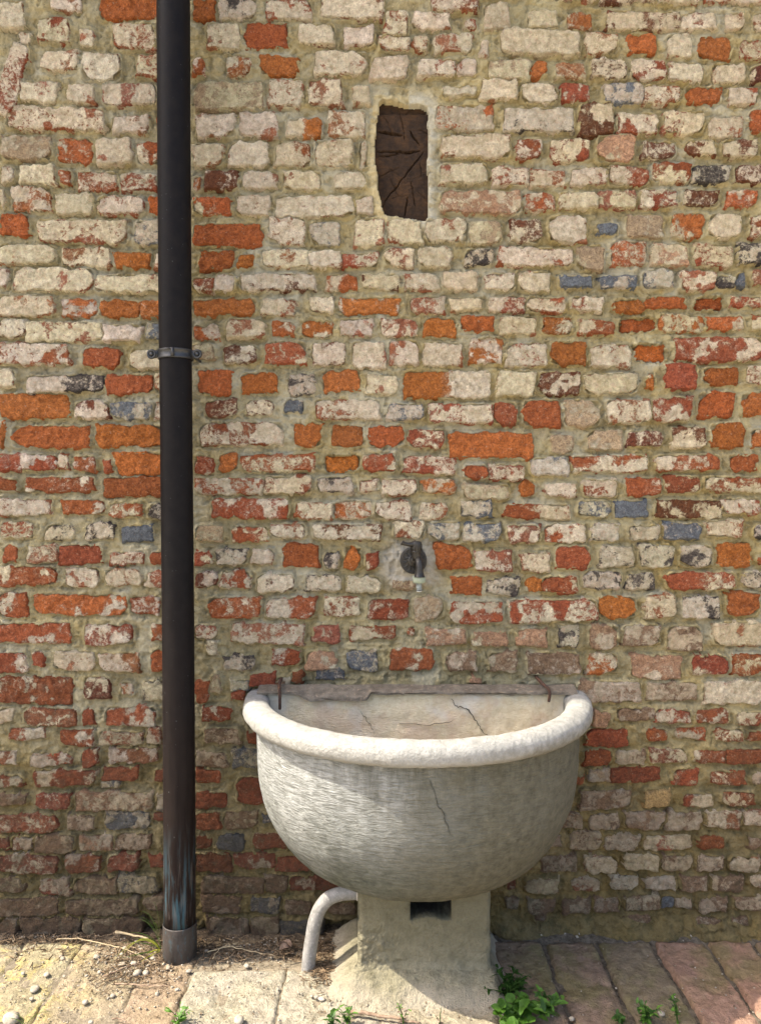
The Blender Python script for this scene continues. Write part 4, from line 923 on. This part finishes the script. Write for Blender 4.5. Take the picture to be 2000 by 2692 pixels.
# body out of the wall, elbow down, spout flaring to the thread
part('tap_body', [tube([tp(715, 515, .0), tp(715, 515, -.030), tp(725, 515, -.046)], [.016, .0155, .0150], 24),
                  tube(interp([tp(735, 500, -.034), tp(752, 520, -.052), tp(758, 560, -.060), tp(760, 620, -.062), tp(760, 690, -.062), tp(760, 725, -.062)], 5),
                       np.interp(np.linspace(0, 1, 26), [0, .15, .4, .7, .88, 1], [.012, .0125, .0110, .0115, .0150, .0172]), 24)], M['bronze'], tap)
part('bonnet', [tube([tp(720, 520, -.044), tp(722, 450, -.044), tp(722, 420, -.044), tp(722, 405, -.044), tp(724, 395, -.044)], [.0115, .0125, .0125, .0150, .0150], 24)], M['bronze'], tap)
hd = [tube(interp([tp(724, 400, -.044), tp(727, 360, -.044), tp(728, 320, -.044), tp(728, 285, -.044), tp(728, 268, -.044), tp(728, 262, -.044)], 4),
           np.interp(np.linspace(0, 1, 21), [0, .2, .5, .75, .9, 1], [.0135, .0150, .0155, .0140, .0090, .001]), 20)]
for k in range(10):
    a = 2*math.pi*k/10; c0 = tp(727, 330, -.044)
    hd.append(tube([(c0[0]+.0150*math.cos(a), c0[1]+.0150*math.sin(a), c0[2]-.012), (c0[0]+.0158*math.cos(a), c0[1]+.0158*math.sin(a), c0[2]), (c0[0]+.0140*math.cos(a), c0[1]+.0140*math.sin(a), c0[2]+.010)], .0013, 5))
lev = interp([tp(712, 300, -.046), tp(670, 305, -.049), tp(625, 305, -.052), tp(580, 296, -.054), tp(548, 284, -.055), tp(530, 272, -.055)], 5)
hd.append(tube(lev, np.interp(np.linspace(0, 1, 26), [0, .2, .5, .75, .9, 1], [.012, .0085, .0055, .0062, .0088, .0050]), 14))
part('lever_handle', hd, M['bronze'], tap)
c0 = tp(757, 712, -.058)
part('hose_connector', [lathe([(.008, -.0200), (.0165, -.0200), (.0172, -.017), (.0172, -.003), (.0165, .0), (.008, .0)], 32, c0)]
     + [tube([(c0[0]+.0172*math.cos(a), c0[1]+.0172*math.sin(a), c0[2]-.0185), (c0[0]+.0172*math.cos(a), c0[1]+.0172*math.sin(a), c0[2]-.002)], .0010, 5) for a in np.linspace(0, 2*math.pi, 28, endpoint=False)], M['plastic'], tap)
part('hose_nozzle', [lathe([(.004, -.040), (.0085, -.040), (.0078, -.0385), (.0070, -.036), (.0088, -.035), (.0088, -.033), (.0078, -.031), (.0075, -.026), (.0092, -.0200), (.004, -.020)], 24, c0)], M['plgrey'], tap)
part('sealing_ring', [lathe([(.006, -.0405), (.0088, -.0405), (.0090, -.0415), (.0088, -.0425), (.006, -.0425)], 24, c0)], M['rubber'], tap)
part('nozzle_tip', [lathe([(.004, -.0428), (.0080, -.0428), (.0080, -.0446), (.0055, -.0452), (.004, -.0452), (.004, -.0428)], 24, c0)], M['white'], tap)

# ------------------------------------------------------------------ pebbles, twigs, straw
M['pebble'] = mat_simple('pale_pebble', ((.26, .22, .165), (.42, .37, .29), (.20, .165, .12)), 50, .8, .001)
M['twig'] = mat_simple('dry_twig', ((.16, .10, .065), (.34, .25, .17)), 60, .85, .001)
M['straw'] = mat_simple('dry_straw', ((.36, .27, .15), (.52, .42, .26)), 90, .85, .0005)
M['litter'] = mat_simple('brown_plant_litter', ((.08, .052, .03), (.24, .165, .095), (.40, .31, .2)), 45, .9, .001)
def pebble_mesh(seed, r):
    bm = bmesh.new(); bmesh.ops.create_icosphere(bm, subdivisions=2, radius=1)
    rs = random.Random(seed); sx, sy, sz = rs.uniform(.8, 1.35), rs.uniform(.7, 1.), rs.uniform(.45, .75)
    for v in bm.verts:
        n = 1 + .35*float(vn(v.co.x+seed*3.1, v.co.y+v.co.z*1.7, 1.3, seed))
        v.co = Vector((v.co.x*sx*n*r, v.co.y*sy*n*r, v.co.z*sz*n*r))
    for f in bm.faces: f.smooth = True
    me = bpy.data.meshes.new('pebble'); bm.to_mesh(me); bm.free(); me.materials.append(M['pebble']); return me
pm = [pebble_mesh(i+1, 1.) for i in range(6)]
# photo pixels of the stones that can be told apart: x, y, radius px
PB = [(255, 2521, 10), (93, 2604, 12), (225, 2639, 9), (362, 2565, 14), (384, 2562, 9), (330, 2495, 8), (371, 2500, 7), (319, 2540, 9), (264, 2559, 8), (293, 2560, 6), (352, 2537, 8),
      (165, 2523, 7), (161, 2518, 6), (124, 2565, 8), (297, 2622, 8), (414, 2618, 8), (228, 2568, 5), (62, 2562, 6), (444, 2550, 8), (498, 2556, 7), (432, 2538, 6), (340, 2558, 6),
      (467, 2605, 6), (649, 2543, 8), (832, 2625, 8), (846, 2630, 8), (820, 2622, 6), (628, 2690, 16), (30, 2688, 20), (170, 2569, 5), (543, 2503, 6), (402, 2522, 7), (320, 2512, 7),
      (1502, 2683, 8), (1737, 2669, 8), (1771, 2624, 4), (296, 2508, 5), (84, 2629, 6), (360, 2478, 7), (240, 2692, 8)]
PBL = {0: 'pale flat pebble behind the others on the bare slab beside the litter patch', 1: 'white oval pebble on the yellow stained slab', 2: 'round cream pebble alone at the centre of a sunlit slab',
       3: 'largest elongated grey pebble just before the downpipe litter', 4: 'egg shaped pale pebble touching the largest elongated one', 11: 'small stone above the white oval pebble', 12: 'tiny stone beside another at the middle of the outer slab',
       14: 'white chip beside the thin reddish twig', 15: 'small white stone on the pinkish slab before the downpipe', 17: 'small pebble at the outer edge of the yellow stained slab', 18: 'pebble touching the front of the downpipe shoe',
       19: 'pebble on the inner side of the downpipe shoe', 23: 'ochre pebble alone on the soil between the two pipes', 24: 'foremost pebble of the pair before the pedestal apron', 25: 'rear pebble of the pair before the pedestal apron',
       26: 'smallest pebble next to the pair before the apron', 27: 'large grey stone cut by the bottom edge between two sprigs', 28: 'large grey stone at the bottom corner beside grass blades', 30: 'pebble just behind the downpipe on the inner side',
       33: 'white pebble wedged in the joint beside the dark low weed', 34: 'white round pebble beside the leafy weed on the shaded slabs', 35: 'tiny white chip on the shaded olive slab', 37: 'small dark stone below the white oval pebble', 39: 'pebble at the bottom edge of the sunlit slabs'}
for i, (px, py, r) in enumerate(PB):
    x, y = ground(px, py); R = r/F*2.3*.92
    o = link('pebble', pm[i % 6], None, (x, y, R*.42 + .001)); o.scale = (R, R, R); o.rotation_euler = (0, 0, random.uniform(0, 6))
    tag(o, PBL.get(i, 'small pale pebble in the scatter of stones around the downpipe foot'), 'pebble', 'loose pebbles at the foot of the wall')
def twig(name, pts, r, mat, label, cat):
    P3 = []
    for px, py, h in pts:
        x, y = ground(px, py); P3.append((x, y, h))
    o0 = P3[0]; P3 = [(a-o0[0], b_-o0[1], c-0) for a, b_, c in P3]
    path = interp(P3, 5); n = len(path)
    path = path + np.stack([.0012*rng.normal(size=n), .0012*rng.normal(size=n), .0005*rng.normal(size=n)], -1)
    v, q, t = tube(path, np.linspace(r, r*.5, n), 7)
    o = link(name, mesh_np(name, v, q, True, (mat,), t), None, (o0[0], o0[1], 0)); return tag(o, label, cat)
twig('dead_stick', [(918, 2670, .010), (960, 2676, .013), (1010, 2684, .012), (1060, 2692, .012), (1100, 2700, .010)], .0052, M['twig'], 'thick dead stick lying in front of the pedestal at the bottom edge', 'stick')
twig('thin_twig', [(302, 2592, .006), (350, 2598, .010), (400, 2600, .008), (448, 2598, .008)], .0024, M['twig'], 'thin reddish twig lying on the pink slab before the downpipe', 'twig')
twig('dead_stick', [(305, 2468, .02), (345, 2478, .024), (392, 2484, .02)], .0040, M['straw'], 'bleached stick lying against the wall foot beside the downpipe', 'stick')
twig('thin_twig', [(270, 2575, .006), (310, 2562, .012), (345, 2548, .010), (372, 2540, .008)], .0022, M['twig'], 'dark twig among the pebbles left of the downpipe foot', 'twig')
twig('thin_twig', [(150, 2478, .010), (220, 2484, .016), (290, 2498, .014), (350, 2512, .010), (410, 2540, .006)], .0017, M['straw'], 'long thin straw trailing from the wall foot to the downpipe', 'twig')
twig('straw_stalk', [(545, 2512, .010), (600, 2504, .016), (660, 2510, .012), (725, 2520, .008)], .0015, M['straw'], 'long pale straw stalk on the soil between both pipes', 'straw')
twig('straw_stalk', [(560, 2530, .010), (585, 2505, .018), (640, 2500, .012)], .0012, M['straw'], 'short straw stalk crossing the soil beside the downpipe shoe', 'straw')
twig('thin_twig', [(296, 2684, .006), (318, 2686, .008), (332, 2690, .006)], .0020, M['twig'], 'short dark twig on the slab at the bottom edge', 'twig')
# fine litter: short broken stalks and crumbs, nobody could count them
def litter(n, area, size, seed, z0=.002, flat=.5):
    r = np.random.default_rng(seed); V = []; Q = []
    i = 0
    while i < n:
        px, py = area(r)
        x, y = ground(px, py); L = r.uniform(*size); a = r.uniform(0, math.pi); w = L*r.uniform(.06, .16) if L > .008 else L*.45
        ca, sa = math.cos(a), math.sin(a); z = z0 + abs(r.normal(0, .0035)); dz = r.normal(0, .35)*L*flat
        d = np.array((ca*L/2, sa*L/2, dz/2)); s = np.array((-sa*w/2, ca*w/2, 0)); u = np.array((0, 0, w*.6)); c = np.array((x, y, z+w*.3))
        b0 = len(V)*1
        V += [c-d-s, c-d+s, c-d+u, c+d-s, c+d+s, c+d+u]
        Q += [(b0, b0+3, b0+5, b0+2), (b0+1, b0+2, b0+5, b0+4), (b0, b0+1, b0+4, b0+3)]
        i += 1
    return np.array(V), Q, []
def a1(r):    # along the wall foot and round the downpipe
    while True:
        px = r.uniform(0, 900); py = r.normal(2500, 20) if px > 260 or r.random() < .25 else r.normal(2468, 9)
        if 2456 < py < 2560: return px, py
def a2(r): return r.normal(350, 60), r.normal(2545, 34)
def a3(r): return r.normal(845, 22), r.normal(2545, 26)
def a4(r): return r.uniform(1300, 2000), r.normal(2448, 8)
def a5(r): return r.uniform(0, 1300), r.uniform(2560, 2692)
def a6(r): return r.uniform(1300, 2000), r.uniform(2470, 2692)
lit = part('plant_litter', [litter(1250, a1, (.006, .030), 1), litter(600, a2, (.005, .026), 2), litter(420, a3, (.006, .026), 3), litter(260, a4, (.005, .02), 4),
      litter(240, a5, (.003, .012), 5), litter(90, a6, (.003, .010), 6)], M['litter'])
tag(lit, 'broken dry stalks and crumbs scattered on the soil at the wall foot', kind='stuff')
def grit(n, area, size, seed):
    r = np.random.default_rng(seed); out_ = []
    base = np.array([(1, 0, 0), (-1, 0, 0), (0, 1, 0), (0, -1, 0), (0, 0, .7), (0, 0, -.7)], float)
    tri = [(0, 2, 4), (2, 1, 4), (1, 3, 4), (3, 0, 4), (2, 0, 5), (1, 2, 5), (3, 1, 5), (0, 3, 5)]
    for i in range(n):
        px, py = area(r); x, y = ground(px, py); s = r.uniform(*size); a = r.uniform(0, 6)
        c, s_ = math.cos(a), math.sin(a); b = base*(1+.5*r.random((6, 1)))*s; b = np.stack([b[:, 0]*c-b[:, 1]*s_, b[:, 0]*s_+b[:, 1]*c, b[:, 2]], -1)
        out_.append((b+np.array((x, y, s*.3+.003)), [], tri))
    return out_
v, q, t = join(grit(260, a2, (.0014, .0040), 11) + grit(240, a1, (.0014, .0035), 12) + grit(260, a5, (.0010, .0034), 13) + grit(110, a4, (.002, .006), 14) + grit(60, a6, (.001, .003), 15))
tag(link('grit', mesh_np('grit', v, None, True, (M['pebble'],), t)), 'fine pale grit scattered over soil and slabs', kind='stuff')
# dry curled leaf near the bent pipe
def leaf_geo(L, w, curl=.3, fold=.25, n=7, serr=0.):
    V = []; Q = []
    for i in range(n):
        t = i/(n-1); ww = w*math.sin(math.pi*min(1, t*.96+.03))**.75*(1 + serr*(-1)**i)
        z = -curl*L*t*t
        V += [(t*L, -ww/2, z+fold*ww*.5), (t*L, 0, z), (t*L, ww/2, z+fold*ww*.5)]
    for i in range(n-1):
        for k in range(2): Q.append((i*3+k, i*3+3+k, i*3+4+k, i*3+1+k))
    return np.array(V), np.array(Q)
M['deadleaf'] = mat_simple('dead_leaf', ((.16, .105, .07), (.30, .21, .15)), 60, .7, .002)
for (px, py, rz, sc, lb) in ((765, 2505, 2.6, .045, 'curled brown dead leaf lying on soil beside the bent pipe'), (735, 2512, .5, .034, 'small dead leaf on the soil next to the larger curled one')):
    v, q = leaf_geo(sc, sc*.6, .3, 1.1); x, y = ground(px, py)
    o = link('dead_leaf', mesh_np('dead_leaf', v, q, True, (M['deadleaf'],)), None, (x, y, .016)); o.rotation_euler = (.3, -.15, rz); tag(o, lb, 'leaf')

# ------------------------------------------------------------------ weeds and grass
def mat_leaf(name, a, b_, tr=.35):
    m = NM(name, .5); c = m.mix(m.ramp(m.noise(60, 3, .6), .35, .65), a, b_)
    m.put(m.b.inputs['Base Color'], c); m.b.inputs['Specular IOR Level'].default_value = .35
    t = m.n('ShaderNodeBsdfTranslucent'); m.put(t.inputs['Color'], m.mix(1., c, (1.5, 1.6, .7), 'MULTIPLY'))
    mx = m.n('ShaderNodeMixShader'); mx.inputs[0].default_value = tr
    m.t.links.new(m.b.outputs[0], mx.inputs[1]); m.t.links.new(t.outputs[0], mx.inputs[2])
    m.t.links.new(mx.outputs[0], m.t.nodes['Material Output'].inputs[0]); return m.m
M['leafd'] = mat_leaf('dark_weed_leaf', (.030, .075, .014), (.055, .12, .025))
M['leafl'] = mat_leaf('fresh_weed_leaf', (.075, .17, .022), (.13, .25, .045))
M['blade'] = mat_leaf('grass_blade', (.07, .13, .025), (.16, .22, .05))
M['blady'] = mat_leaf('yellow_grass_blade', (.34, .36, .06), (.50, .46, .12))
def orient(v, loc, yaw, pitch, roll=0):
    cy, sy = math.cos(yaw), math.sin(yaw); cp_, sp_ = math.cos(pitch), math.sin(pitch); cr_, sr_ = math.cos(roll), math.sin(roll)
    v = np.asarray(v)
    v = np.stack([v[:, 0], v[:, 1]*cr_-v[:, 2]*sr_, v[:, 1]*sr_+v[:, 2]*cr_], -1)
    v = np.stack([v[:, 0]*cp_-v[:, 2]*sp_, v[:, 1], v[:, 0]*sp_+v[:, 2]*cp_], -1)
    v = np.stack([v[:, 0]*cy-v[:, 1]*sy, v[:, 0]*sy+v[:, 1]*cy, v[:, 2]], -1)
    return v + np.array(loc)
def weed(px, py, spread, height, nst, leafL, label, mats, seed, broad=.5, per=9, name='weed'):
    r = random.Random(seed); x, y = ground(px, py); o = empty(name, (x, y, 0), label=label, cat='weed')
    stems = []; lv = {m_: [] for m_ in mats}
    for s in range(nst):
        a = r.uniform(0, 2*math.pi); tip = (math.cos(a)*spread*r.uniform(.3, 1), math.sin(a)*spread*r.uniform(.2, .7), height*r.uniform(.5, 1))
        pts = interp([(0, 0, 0), (tip[0]*.35, tip[1]*.35, tip[2]*.6), tip], 6); stems.append(tube(pts, np.linspace(.0014, .0006, len(pts)), 5))
        for k in range(per):
            t = r.uniform(.15, 1); i = int(t*(len(pts)-1)); L = leafL*r.uniform(.5, 1.1)
            v, q = leaf_geo(L, L*broad*r.uniform(.8, 1.2), r.uniform(.05, .5), r.uniform(.1, .5), 6, .12)
            lv[mats[r.randrange(len(mats))]].append((orient(v, pts[i], r.uniform(0, 6.28), r.uniform(-.1, .9), r.uniform(-.6, .6)), q, []))
    part('stems', stems, M['leafd'], o)
    for m_ in mats:
        if lv[m_]: part('foliage', lv[m_], M[m_], o)
    return o
weed(1335, 2625, .080, .075, 14, .026, 'dark leafy weed growing beside the pedestal corner', ['leafd', 'leafd'], 1, .35, 12)
weed(1350, 2704, .070, .060, 14, .030, 'bright fresh green weed in sunlight at the bottom edge before the pedestal', ['leafl', 'leafl'], 2, .75, 9)
weed(1430, 2668, .085, .055, 10, .034, 'low dark weed spreading over the slab joint', ['leafd', 'leafl'], 3, .4, 9)
weed(1700, 2688, .055, .060, 8, .020, 'small leafy weed sprouting from the slabs on the shaded side', ['leafd', 'leafl'], 4, .5, 9)
weed(1780, 2690, .028, .085, 4, .013, 'spindly weed with tiny leaves beside the reddish slab joint', ['leafd', 'leafl'], 5, .5, 8)
weed(1628, 2690, .035, .04, 5, .018, 'tiny weed between olive slabs at the bottom edge', ['leafd'], 6, .5, 7)
weed(470, 2695, .035, .045, 6, .022, 'small yellow green seedling on the pinkish slab before the downpipe', ['leafl'], 7, .3, 6)
weed(912, 2694, .035, .05, 6, .018, 'small sprig behind the dead stick at the bottom edge', ['leafl', 'leafd'], 8, .35, 7)
weed(1060, 2694, .030, .060, 5, .014, 'thin reddish sprig in front of the pedestal', ['leafl', 'deadleaf'], 9, .35, 7)
weed(876, 2698, .02, .03, 4, .024, 'dark sprout at the bottom edge near the dead stick', ['leafd'], 10, .4, 5)
weed(1995, 2420, .03, .05, 8, .022, 'green weed at the foot of the wall by the outer edge', ['leafd', 'leafl'], 11, .5, 8)
weed(1155, 2696, .015, .045, 3, .010, 'wispy reddish stalk in front of the pedestal apron', ['deadleaf'], 12, .35, 5)
def grass(px, py, blades, label, seed, name='grass_tuft'):
    x, y = ground(px, py); r = random.Random(seed); o = empty(name, (x, y, 0), label=label, cat='grass tuft')
    for (dx, dz, dy, w, mt) in blades:
        n = 9; V = []; Q = []
        for i in range(n):
            t = i/(n-1); dx_, w_ = dx*1.25, w*1.15; xx = dx_*(t**1.25); zz_ = dz*1.15*(2.1*t - 1.1*t*t) if dz > 0 else .05*math.sin(t*3.) + dz*t*t; yy = dy*t
            ww = w*(1-t**2.2)+.0002
            V += [(xx, yy-ww*.3, zz_-ww*.4), (xx, yy+ww*.2, zz_+.0001), (xx, yy-ww*.2, zz_+ww*.6)]
        for i in range(n-1):
            for k in range(2): Q.append((i*3+k, i*3+3+k, i*3+4+k, i*3+1+k))
        part('blade', (np.array(V), Q, []), M[mt], o)
    return o
grass(424, 2498, [(-.045, .10, -.0, .0035, 'blade'), (-.07, .055, -.02, .0032, 'blade'), (-.055, .075, .01, .003, 'blade'), (-.085, -.0, -.055, .0045, 'blady'), (-.075, .015, -.07, .0042, 'blade'),
                  (-.030, .01, -.075, .0035, 'blady'), (-.06, .035, -.01, .003, 'blade'), (-.02, .12, .01, .003, 'blade'), (-.10, -.005, -.065, .0036, 'blady'), (-.05, .09, -.01, .002, 'blade'),
                  (-.012, .08, -.02, .0028, 'blade'), (-.088, .03, -.02, .0025, 'blade'), (-.02, .02, -.06, .003, 'blady'), (-.065, .04, .012, .003, 'blade')],
      'tuft of long green and yellow grass blades beside the downpipe foot', 1)
grass(68, 2700, [(-.02, .035, -.01, .003, 'blade'), (.012, .045, 0, .003, 'blade'), (-.035, .02, 0, .003, 'blade'), (.05, .035, 0, .002, 'blade')], 'few short grass blades at the bottom corner of the sunlit slabs', 2)
